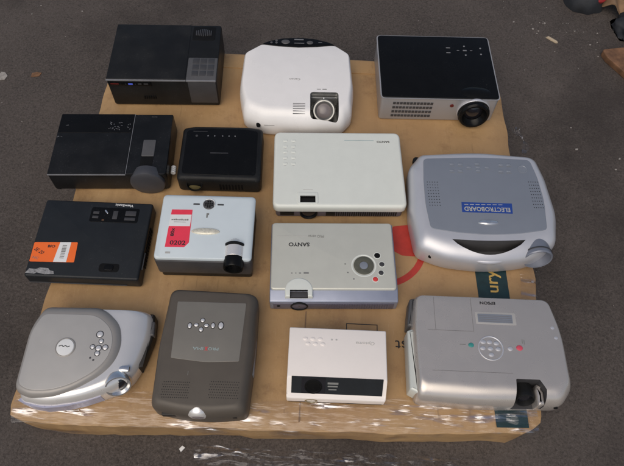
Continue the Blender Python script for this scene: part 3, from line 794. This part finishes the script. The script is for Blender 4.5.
finish(boxes([(-.082+i*.0045, -.0785+i*.0045, .0120, .0145+(i % 3)*.0008, H+.0006, H+.0012) for i in range(9)]+[(-.076, -.048, .0070, .0080, H+.0006, H+.0012)]), 'key_print', 'ink_soft', sk)
lettering('80x', -.0755, -.0200, H+.0006, .022, .0085, 'ink', sk, rot=PI/2, bold=.03)
lettering('0202', -.0600, -.0480, H+.0006, .036, .0115, 'ink', sk, rot=0, bold=.015)
each([(-.085, -.074, -.0765, -.0715, H-.0002, H+.0004)], 'key_print', 'ink_faint', p)
feet(p, W, D)

# ------------------------------------------------------------------ 10 beige silver projector with lavender front
p = projector('beige silver projector with a lavender front edge and a round dark pad', .0534, .6538, 3.0)
W, D, H = .294, .2065, .0575
prof = [(.1030, 0), (.1030, .050), (-.0745, .052), (-.0985, .0435), (-.1010, .0410), (-.1010, .004), (-.097, 0)]
finish(extrude_x(prof, -W/2-.001, W/2+.001, .0022), 'body', 'lavender', p)
o_ = rrect(-W/2+.001, W/2-.002, -.0755, .1033, .009, 6)
finish(slab(o_, .046, H, .004, 0, 5), 'top_cover', 'beige_silver', p)
finish(boxes([(-.140, .140, -.1022, -.098, .006, .036)], .001), 'front_panel', 'lavender_dark', p)
finish(boxes([(-.020+i*.0058, -.0165+i*.0058, -.1030, -.100, .009, .033) for i in range(26)]), 'vent', 'lavender_dark', p)
bo = [(-.0495, -.0935), (-.0490, -.0765)]+[(-.081+.0320*math.cos(PI*i/16), -.0765+.0300*math.sin(PI*i/16)) for i in range(1, 16)]+[(-.1130, -.0765), (-.1125, -.0935)]
b = slab(bo, .042, .0592, .0035, 0, 5)
zr = finish(b, 'zoom_bump', 'white_green')
cb = finish(boxes([(-.1015, -.0605, -.120, -.0775, .048, .2)]), 'cutter', 'hole'); cut(zr, cb); zr.parent = p
finish(slab(rrect(-.1010, -.0610, -.0925, -.0780, .002), .045, .0515, .0006), 'zoom_wheel', 'grey_dark', p)
lens_front(p, -.0800, -.0995, .0215, .0205, 'black', 'glass', .005, 0, .85)
finish(lathe([(0, .001), (.004, .001), (.0045, -.003)], 16, at(-.128, -.1022, .024, FRONT)), 'sensor_window', 'hole', p)
finish(lathe([(.0295, -.001), (.0295, .0004), (.0275, .0007), (.0262, .0002), (.025, -.001)], 44, at(.0713, -.0140, H)), 'pad_ring', 'white_green', p)
pad = finish(lathe([(.0238, -.001), (.0238, .0008), (.0215, .0016), (.0105, .0010), (.0100, .0004)], 44, at(.0713, -.0140, H)), 'direction_pad', 'olive', p)
finish(lathe([(.0100, .0004), (.0095, .0018), (.006, .0024), (0, .0026)], 32, at(.0713, -.0140, H)), 'select_button', 'pad_blue', pad)
for x, y, r, m in ((.1045, .0126, .0072, 'hole'), (.1140, -.0107, .0062, 'grey_dark'), (.1108, -.0330, .0060, 'grey_dark'), (.0965, -.0497, .0062, 'red_btn')):
    c = finish(lathe([(r*1.25, -.001), (r*1.25, .0006), (r*1.02, .0008), (r, 0)], 24, at(x, y, H)), 'button', 'white_green', p)
    finish(button(x, y, H, r, .0018), 'button_cap', m, c)
for x, y in ((.0278, -.0097), (.0330, -.0320), (.0462, -.0486)): each([(x-.0018, x+.0018, y-.0018, y+.0012, H-.0002, H+.0003)], 'key_print', 'ink_soft', p)
lettering('SANYO', -.0808, .0418, H+.0002, .050, .0105, 'ink', p, bold=.025)
lettering('PRO xtrax', -.0400, .0645, H+.0002, .038, .0072, 'ink_soft', p, bold=-.004)
each([(-.135, -.060, .0650, .0660, H-.0002, H+.0003)], 'key_print', 'ink_faint', p)
each([(-.070, -.058, -.0360, -.0320, H-.0002, H+.0003), (-.081, -.076, -.0355, -.0330, H-.0002, H+.0003), (-.099, -.096, -.0355, -.0330, H-.0002, H+.0003), (-.0895, -.087, -.0355, -.0330, H-.0002, H+.0003)], 'key_print', 'ink_soft', p)
feet(p, W, D)

# ------------------------------------------------------------------ 11 taupe D shaped projector
p = projector('rounded taupe projector with a white round badge and a chrome right side', -.455, .389, 1.0)
H = .080
# silver lower body
pts = [(-.135, -.093), (-.080, -.104), (-.005, -.091), (.055, -.066), (.088, -.040), (.104, .0), (.117, .060), (.112, .112), (-.125, .110), (-.143, .04)]
rs = [.02, .2, .3, .1, .06, .2, .2, .02, .02, .3]
tp = [(-.118, -.072), (-.080, -.080), (-.005, -.070), (.036, -.050), (.050, -.028), (.055, .0), (.060, .055), (.062, .106), (-.115, .104), (-.128, .03)]
Bo = round_poly(pts, rs, 6); To = round_poly(tp, rs, 6)
finish(dome(Bo, To, 0, .034, .070, 12, .010), 'body', 'satin_body', p)
# ribbed lavender front
rb = bmesh.new(); fr = [(-.1365, -.090), (-.110, -.0995), (-.080, -.1035), (-.040, -.0985), (-.005, -.0895), (.030, -.076)]
for z in [.013+i*.0055 for i in range(6)]:
    for a, c in zip(fr, fr[1:]):
        d = (Vector(c)-Vector(a)); n = Vector((d.y, -d.x)).normalized()*.0016
        o = [(a[0]+n.x, a[1]+n.y), (c[0]+n.x, c[1]+n.y), (c[0]-n.x*3, c[1]-n.y*3), (a[0]-n.x*3, a[1]-n.y*3)]
        loft(rb, [(o, z), (o, z+.0040)])
finish(rb, 'front_ribs', 'lavender_pale', p)
cv = [(-.140, -.076), (-.112, -.0905), (-.060, -.0895), (-.015, -.073), (.030, -.043), (.056, -.012), (.0645, .030), (.052, .075), (.010, .113), (-.120, .111), (-.141, .060)]
cr = [.02, .06, .2, .15, .12, .1, .1, .06, .06, .02, .2]
co = round_poly(cv, cr, 6)
cin = round_poly([(-.132, -.066), (-.108, -.0785), (-.062, -.0775), (-.022, -.063), (.018, -.036), (.040, -.009), (.0465, .026), (.036, .060), (.000, .090), (-.116, .089), (-.133, .050)], cr, 6)
cvr = finish(dome(co, cin, .034, .058, H, 8, .004), 'top_cover', 'taupe', p)
finish(slab(inset(cin, .001), H-.001, H+.0008, .0007), 'top_panel', 'taupe_light', cvr)
bd = finish(lathe([(.0215, -.001), (.0210, .0018), (.0195, .0024), (.0185, .0016)], 44, at(-.0525, .0140, H)), 'badge_ring', 'taupe', cvr)
bd2 = finish(lathe([(.0188, .0010), (.0175, .0030), (.010, .0038), (0, .0040)], 44, at(-.0525, .0140, H)), 'badge', 'white', cvr)
b = bmesh.new()
zz = [(-.0655, .0150), (-.0600, .0172), (-.0560, .0142), (-.0520, .0168), (-.0470, .0138), (-.0430, .0160)]
for a, c in zip(zz, zz[1:]):
    d = (Vector(c)-Vector(a)); n = Vector((d.y, -d.x)).normalized()*.0007
    o = [(a[0]+n.x, a[1]+n.y), (c[0]+n.x, c[1]+n.y), (c[0]-n.x, c[1]-n.y), (a[0]-n.x, a[1]-n.y)]
    loft(b, [(o, H+.0030), (o, H+.0044)])
finish(b, 'lettering', 'ink', cvr)
for x, y, r in ((.0141, .0452, .0068), (.0200, .0300, .0048), (.0042, .0170, .0048), (.0170, .0145, .0060), (.0310, .0165, .0056), (.0168, .0030, .0052)):
    k_ = finish(lathe([(0, .0002), (r*1.22, .0003), (r*1.3, -.001)], 24, at(x, y, H+.0006)), 'button', 'grey_dark', cvr)
    finish(lathe([(0, .0019), (r*.5, .0018), (r*.85, .0012), (r*.95, .0003), (r*.95, -.0005)], 24, at(x, y, H+.0007)), 'button_cap', 'satin', k_)
for x, y in ((.004, -.0070), (.0115, -.0115)): finish(button(x, y, H+.0006, .0024, .0008), 'indicator', 'grey_key', cvr)
mx = at(.060, -.048, .046, FRONT-.45, .42)
ln = finish(lathe([(.026, -.030), (.0285, -.006), (.0285, .008), (.0265, .012), (.0235, .012), (.0195, .006), (.0195, .002)], 44, mx), 'lens', 'chrome', p)
finish(lathe([(.0197, .0030), (.013, .0070), (.006, .0085), (0, .009)], 32, mx), 'lens_glass', 'glass', ln)
finish(boxes([(.058, .086, -.030, -.016, .058, .0680)], .004), 'zoom_lever', 'chrome', p)
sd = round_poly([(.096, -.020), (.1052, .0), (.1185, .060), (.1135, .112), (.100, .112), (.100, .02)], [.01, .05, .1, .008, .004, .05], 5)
sp = finish(slab(sd, .006, .046, .010, .004, 6), 'side_panel_or_reflection', 'brown_dark', p)  # added dark piece: dark reflection on the chrome side, put into the colour
finish(slab(round_poly([(.106, .056), (.1200, .060), (.1180, .092), (.106, .092)], .004, 3), .030, .0475, .004), 'side_vent', 'grey_key', sp)
feet(p, .13, .13)

# ------------------------------------------------------------------ 12 brown projector
p = projector('upright brown grey projector with silver buttons, lettering with a red X and two speaker grilles', -.2155, .4193, .9)
H = .080
pts = [(-.099, -.128), (-.03, -.141), (.03, -.142), (.099, -.134), (.106, 0), (.104, .132), (-.094, .138), (-.102, 0)]
rs = [.018, .3, .3, .018, .5, .02, .02, .5]
tp = [(-.085, -.112), (-.03, -.122), (.03, -.123), (.082, -.117), (.086, 0), (.084, .122), (-.082, .125), (-.086, 0)]
Bo = round_poly(pts, rs, 6); To = round_poly(tp, rs, 6)
wb = finish(dome(Bo, To, 0, .050, H, 8, .012), 'body', 'brown', p)
for x0, x1 in ((-.078, -.032), (.032, .078)): finish(boxes([(x0, x1, -.1375, -.120, .030, .046)], .002), 'front_vent', 'brown_dark', p)
pn = round_poly([(-.0685, -.0270), (.003, -.0340), (.0755, -.0300), (.0800, .1025), (-.0715, .1015)], [.003, .2, .003, .003, .003], 5)
tp_ = finish(slab(pn, H-.001, H+.0006, .0005), 'top_panel', 'brown_panel', p)
for x, y, rx, ry in ((-.0377, .0455, .0042, .0062), (-.0240, .0475, .0052, .0040), (-.0113, .0585, .0046, .0048), (-.0020, .0470, .0052, .0040), (-.0125, .0375, .0044, .0052), (.0123, .0475, .0042, .0062), (.0293, .0482, .0056, .0078)):
    b = lathe([(0, .0002), (1.22, .0003), (1.3, -.001)], 24, at(x, y, H+.0005) @ Matrix.Diagonal((rx, ry, 1, 1)))
    k_ = finish(b, 'button', 'brown_dark', tp_)
    finish(lathe([(0, .0019), (.5, .0018), (.85, .0012), (.95, .0003), (.95, -.0005)], 24, at(x, y, H+.0006) @ Matrix.Diagonal((rx, ry, 1, 1))), 'button_cap', 'satin', k_)
lettering('PRO', -.0195+.038, -.0048, H+.0006, .022, .0062, 'ink_teal', tp_)
lettering('X', .0036, -.0048, H+.0006, .0065, .0085, 'ink_red', tp_, bold=.05)
lettering('IMA', -.0140, -.0048, H+.0006, .022, .0062, 'ink_teal', tp_)
for x0, x1, y0, y1 in ((-.0765, -.0225, -.115, -.078), (.0200, .0790, -.113, -.0745)):
    b = bmesh.new(); n = 12
    for j in range(8):
        for i in range(n+1):
            x = x0+(x1-x0)*(i+.5*(j % 2))/(n+.5); y = y0+(y1-y0)*j/7
            zz_ = H if y > -.110 else H-.0012
            lathe([(0, .0003), (.0011, .0003), (.0011, -.002)], 8, at(x, y, zz_), b)
    finish(b, 'speaker_grille', 'brown_dark', p)
mx = at(-.001, -.117, .0545, FRONT+.05)
ln = finish(lathe([(0, -.034), (.014, -.030), (.022, -.018), (.025, 0), (.025, .010), (.0238, .017), (.0200, .0225), (.0145, .0255), (.0135, .0250)], 40, mx), 'lens', 'satin_body', p)
finish(lathe([(.0138, .0248), (.010, .0268), (.005, .0278), (0, .028)], 32, mx), 'lens_glass', 'glass_grey', ln)
each([(-.0285, -.0275, -.063, -.054, H-.0002, H+.0003)], 'key_print', 'ink_soft', p)
finish(boxes([(.1015, .1060, -.05, .03, .03, .052)], .002), 'side_trim', 'line_grey', p)
feet(p, .17, .25)

# ------------------------------------------------------------------ 13 small white projector with black front band
p = projector('small warm white projector with a broad black band across its sloping front', .0675, .3991, .5)
prof = [(-.0610, .010), (-.0680, .014), (-.0685, .0425), (-.0595, .0445), (-.0345, .0795), (.0755, .0795), (.0755, .010)]
finish(extrude_x(prof, -.1048, .1048, .003), 'body', 'white_warm', p)
finish(boxes([(-.101, .101, -.0660, .0720, .003, .0105)], .001), 'base', 'black', p)
al = math.atan2(.035, .025)
def slope(u, off): # u 0..1 along the slope from the front rim up
    return (-.0595+.025*u-math.sin(al)*off, .0445+.035*u+math.cos(al)*off)
def slope_box(x0, x1, u0, u1, o0, o1):
    bm = bmesh.new()
    q = [slope(u0, o0), slope(u1, o0), slope(u1, o1), slope(u0, o1)]
    return extrude_x([(a, b_) for a, b_ in q], x0, x1, 0)
bd = finish(slope_box(-.0950, .0965, .06, 1.03, -.003, .0012), 'front_band', 'black_cool', p)
finish(slope_box(-.0740, -.0240, .08, 1.01, 0, .0018), 'lens_window', 'glass', bd)
mx = at(-.049, *slope(.5, .0016), PI/2-(PI/2-al))
finish(lathe([(.0185, .0002), (.0185, .0012), (.0150, .0014), (.0140, .0004), (0, .0010)], 32, at(-.049, slope(.5, .0015)[0], slope(.5, .0015)[1], al)), 'lens', 'black_gloss', bd)
finish(slope_box(-.0195, .0030, .66, .78, .001, .0016), 'key_print', 'ink_soft', bd)
finish(slope_box(-.0190, .0020, .50, .58, .001, .0016), 'key_print', 'ink_soft', bd)
finish(slope_box(-.0170, .0000, .32, .38, .001, .0016), 'key_print', 'ink_soft', bd)
for i in range(3):
    for j in range(2): finish(button(-.070+i*.016+j*.006, .0500-j*.011, .0793, .0055, .0018, 1, .7), 'button', 'white_warm', p)
for x, y in ((-.0030, .050), (-.0130, .050)): finish(button(x, y, .0793, .0022, .0008), 'indicator', 'ink_faint', p)
lettering('Optoma', .0590, .0455, .0797, .040, .0090, 'ink_faint', p, shear=.2)
finish(lathe([(.0140, -.004), (.0140, .0015), (.011, .0020), (.010, 0), (0, .0008)], 28, at(-.052, -.0675, .0245, FRONT)), 'sensor_window', 'glass_warm', p)
feet(p, .18, .12)

# ------------------------------------------------------------------ 14 silver projector with open lens shutter
p = projector('large metallic silver projector with a rolled front edge and an open lens slot', .392, .455, .5)
H = .080
pts = [(-.158, -.118), (-.02, -.124), (.150, -.118), (.174, -.085), (.172, .04), (.152, .118), (-.152, .116), (-.163, .04)]
rs = [.016, .8, .03, .03, .3, .02, .014, .4]
tp = [(-.147, -.080), (-.02, -.084), (.138, -.082), (.158, -.060), (.160, .03), (.143, .109), (-.144, .109), (-.1495, .03)]
Bo = round_poly(pts, rs, 6); To = round_poly(tp, rs, 6)
wb = finish(dome(Bo, To, 0, .040, H, 12, .014), 'body', 'silver_warm')
cb = finish(slab(round_poly([(.046, -.14), (.098, -.14), (.112, -.122), (.112, -.092), (.100, -.072), (.050, -.072)], .003, 3), .026, .2, 0), 'cutter', 'grey_dark')
cut(wb, cb); wb.parent = p
lens_front(p, .074, -.098, .046, .0205, 'black', 'glass', .012, .35, .72)
fc = finish(slab(round_poly([(.096, -.122), (.1115, -.118), (.1120, -.092), (.1005, -.0725), (.0950, -.088)], .003, 3), .026, .062, .008, 0, 5), 'shutter', 'silver_warm', p)
finish(slab(rrect(-.0215, .0680, .0475, .0765, .003), H-.001, H+.0004, .0003), 'label_frame', 'taupe_light', p)
lb = finish(slab(rrect(-.0165, .0600, .0515, .0715, .001), H, H+.0007, 0), 'printed_label', 'btn_blue', p)
finish(boxes([(-.014, .058, .0535+i*.0042, .0550+i*.0042, H+.0004, H+.0009) for i in range(4)]), 'key_print', 'line_grey', lb)
finish(lathe([(.0275, -.001), (.0275, .0008), (.0262, .0012), (.0252, .0004), (.0240, -.001)], 48, at(.0045, -.0075, H)), 'pad_ring', 'silver', p)
for x, y in ((.0030, .0060), (.0035, -.0085), (-.0130, -.0080), (.0200, -.0090), (.0040, -.0220), (-.0105, .0040+.002), (.0175, .004)):
    finish(button(x, y, H, .0058, .0020, 1.05, .8), 'button', 'silver', p)
finish(button(-.0376, -.0023, H, .0062, .0022, 1, .85), 'button', 'green_btn', p, label='teal button')
finish(button(.0667, -.0042, H, .0072, .0024, 1, .85), 'button', 'pink_btn', p, label='red button')
finish(button(.0463, -.0070, H, .0058, .0020, 1, .85), 'button', 'silver', p)
each([(-.062, -.049, -.0020, -.0008, H-.0002, H+.0003), (.074, .0755, .006, .016, H-.0002, H+.0003), (.078, .0793, .004, .014, H-.0002, H+.0003)], 'key_print', 'ink_soft', p)
lettering('EPSON', .0090, .0978, H+.0002, .0345, .0070, 'ink', p, bold=.03)
each([(-.1290, -.0290, .0290, .0298, H-.0004, H+.0002), (-.0290, -.0282, .0290, .108, H-.0004, H+.0002), (-.125, .045, -.0612, -.0604, H-.0004, H+.0002), (-.112, -.1112, .030, .108, H-.0004, H+.0002)], 'seam', 'seam', p)
sp = finish(slab(round_poly([(-.1710, -.098), (-.150, -.108), (-.150, .040), (-.1710, .032)], .004, 3), .012, .064, .006, .004), 'side_vent', 'silver_side', p)
finish(slab(round_poly([(-.1700, .045), (-.150, .042), (-.142, .114), (-.161, .110)], .004, 3), .012, .060, .006, .004), 'side_panel_or_reflection', 'grey_key', p)
for x, y in ((.146, .045), (.150, .022)): finish(button(x, y, H-.004, .0080, .0042, 1, .8), 'indicator', 'silver', p)
finish(lathe([(0, .0015), (.004, .001), (.0045, -.003)], 16, at(.140, -.1195, .040, FRONT)), 'sensor_window', 'hole', p)
feet(p, .28, .2)

# ------------------------------------------------------------------ things lying on the ground
def flake(pts, h, m, label, cat, name, loc, rot=0):
    o = finish(slab(pts, 0, h, min(.0006, h*.3)), name, m, None, (*loc, -.1195), (0, 0, rot))
    o['label'] = label; o['category'] = cat; return o
flake([(-.021, -.005), (.018, -.004), (.022, 0), (.016, .0045), (-.018, .0040)], .005, 'splinter', 'pale wood splinter lying on the ground at the upper right', 'wood splinter', 'wood_splinter', (.795, 1.648), -.72)
flake([(-.016, -.012), (.004, -.018), (.016, -.006), (.012, .014), (.002, .020), (-.010, .010)], .002, 'paper', 'crumpled whitish paper scrap at the far left of the ground', 'paper scrap', 'paper_scrap', (-1.017, 1.352), .5)
flake([(-.016, -.008), (.010, -.010), (.018, .002), (.004, .010), (-.012, .008)], .002, 'rust', 'rusty brown leaf scrap on the ground left of the black projectors', 'leaf', 'leaf_scrap', (-.913, 1.367), .3)
flake([(-.006, -.004), (.007, -.003), (.005, .005), (-.005, .004)], .002, 'white', 'tiny white scrap on the ground in front of the box', 'paper scrap', 'paper_scrap', (-.27, .245), .8)
flake([(-.005, -.002), (.003, -.0035), (.006, .001), (-.002, .003)], .002, 'paper', 'small white scrap on the open ground at the far right', 'paper scrap', 'paper_scrap', (.793, 1.171), .4)
b = bmesh.new()
spots = [(-1.005, 1.648), (-.986, 1.693), (-.837, 1.674), (.747, 1.678), (.755, 1.690), (.736, 1.70), (.883, 1.699), (.925, 1.634), (.941, 1.579), (.673, 1.732), (.783, 1.733), (.765, 1.735), (.961, 1.694), (.792, 1.256), (.919, 1.142), (.899, 1.101)]
for i in range(190): spots.append((random.uniform(-1.25, 1.25), random.uniform(.15, 2.1)))
for i in range(60): spots.append((.86+random.gauss(0, .12), 1.66+random.gauss(0, .10)))
for i, (x, y) in enumerate(spots):
    s = random.uniform(.0025, .0055) if i < 16 else random.uniform(.0006, .0020)
    a0 = random.uniform(0, 6); el = random.uniform(.5, 1)
    o = [(x+s*math.cos(a0+2*PI*k/5)*random.uniform(.6, 1.2), y+el*s*math.sin(a0+2*PI*k/5)*random.uniform(.6, 1.2)) for k in range(5)]
    loft(b, [(o, -.1198), (o, -.1198+s*.5)])
gt = finish(b, 'grit', 'paper'); gt['kind'] = 'stuff'; gt['label'] = 'pale grit and tiny flecks scattered over the ground'; gt['category'] = 'grit'

# wooden board at the right edge
bd = finish(slab(round_poly([(-.062, .032), (-.052, -.004), (.115, -.268), (.230, -.230), (.150, .060), (.02, .048)], [.012, .012, .01, .01, .01, .02], 4), 0, .022, .003, .002), 'wooden_board', 'wood', None, (1.010, 1.560, -.1195))
bd['label'] = 'brown wooden board lying on the ground at the right edge'; bd['category'] = 'wooden board'
# dark bag with a red patch and torn cardboard beside it
bag = thing('canvas_bag', 'dark canvas bag with a red round patch at the top right', 'bag', .945, 1.875, 0, -.1195)
b = bmesh.new(); n = 36; rings = []
for j in range(9):
    t = j/8; z = .070*math.sin(t*PI/2); s = math.cos(t*PI/2)**.6 if t < 1 else .05
    rings.append([bm_ for bm_ in [b.verts.new(((.078*s*(1+.20*noise.noise(Vector((math.cos(2*PI*i/n)*2, math.sin(2*PI*i/n)*2, t*2)))))*math.cos(2*PI*i/n), (.088*s*(1+.20*noise.noise(Vector((math.cos(2*PI*i/n)*2, math.sin(2*PI*i/n)*2, t*2+5)))))*math.sin(2*PI*i/n), z)) for i in range(n)]])
for a, c in zip(rings, rings[1:]):
    for i in range(n): b.faces.new((a[i], a[(i+1) % n], c[(i+1) % n], c[i]))
b.faces.new(rings[-1]); b.faces.new(list(reversed(rings[0])))
finish(b, 'bag_body', 'bag', bag, angle=60)
finish(lathe([(0, .012), (.6, .011), (.9, .006), (1, -.004)], 28, at(.030, -.052, .056, .75) @ Matrix.Diagonal((.026, .026, 1, 1))), 'red_patch', 'bag_red', bag)
def torn(u, v):
    x = -.055+.115*u; y = -.040+.12*v-.03*math.sin(u*3)
    z = .02+.035*math.sin(u*PI*1.6+.4)**2+.03*v
    return Vector((x, y, z))
b = film_sheet(torn, 24, 16, .004, 71)
r = bmesh.ops.extrude_face_region(b, geom=list(b.faces))
bmesh.ops.translate(b, vec=(0, 0, -.004), verts=[v for v in r['geom'] if isinstance(v, bmesh.types.BMVert)])
tc_ = finish(b, 'torn_cardboard', 'kraft_dim', None, (1.045, 1.845, -.1195), angle=50)
tc_['label'] = 'curled piece of torn brown cardboard beside the dark bag'; tc_['category'] = 'cardboard'
bag2 = thing('rubbish_bag', 'crumpled black bag on the ground between torn cardboard and wooden board', 'bag', 1.105, 1.715, 0, -.1195)
b = bmesh.new(); bmesh.ops.create_icosphere(b, subdivisions=4, radius=1)
for v in b.verts:
    q = v.co.copy(); k = 1+.22*noise.noise(q*2.2)+.12*noise.noise(q*5)
    v.co = Vector((q.x*.082*k, q.y*.085*k, max(0, q.z)*.05*k+.001))
finish(b, 'bag_body', 'bag', bag2, angle=60)

# ------------------------------------------------------------------ light, sky, camera
w = bpy.data.worlds.new('World'); SC.world = w; w.use_nodes = True
nt = w.node_tree; bg = nt.nodes['Background']
sky = nt.nodes.new('ShaderNodeTexSky'); sky.sky_type = 'NISHITA'; sky.sun_disc = False
EL, AZ = 54, -158         # sun height; azimuth clockwise from +y (behind the camera, to the left)
sky.sun_elevation = math.radians(EL); sky.sun_rotation = math.radians(AZ)
sky.dust_density = 3.0; sky.ozone_density = 1.0
nt.links.new(sky.outputs[0], bg.inputs[0]); bg.inputs[1].default_value = .075
ld = bpy.data.lights.new('Sun', 'SUN'); ld.energy = 1.35; ld.angle = math.radians(62); ld.color = (1, .915, .775)
lo = bpy.data.objects.new('Sun', ld); C.objects.link(lo)
d = Vector((math.sin(math.radians(AZ))*math.cos(math.radians(EL)), math.cos(math.radians(AZ))*math.cos(math.radians(EL)), math.sin(math.radians(EL))))
lo.rotation_euler = d.to_track_quat('Z', 'Y').to_euler(); lo.location = (-2, -2, 4)

cd = bpy.data.cameras.new('Camera'); cam = bpy.data.objects.new('Camera', cd); C.objects.link(cam)
pitch, roll = math.radians(59.7268), math.radians(2.8799)
F = Vector((0, math.cos(pitch), -math.sin(pitch))); R = Vector((1, 0, 0)); U = R.cross(F)
R2 = math.cos(roll)*R+math.sin(roll)*U; U2 = -math.sin(roll)*R+math.cos(roll)*U
m = Matrix((R2, U2, -F)).transposed().to_4x4(); m.translation = (0, 0, 1.3)
cam.matrix_world = m
cd.sensor_width = 36; cd.lens = 594.759/624*36; cd.clip_start = .02; cd.clip_end = 100
SC.camera = cam
SC.view_settings.view_transform = 'Standard'; SC.view_settings.look = 'None'
SC.view_settings.exposure = .24; SC.view_settings.gamma = 1
SC.cycles.transparent_max_bounces = 16
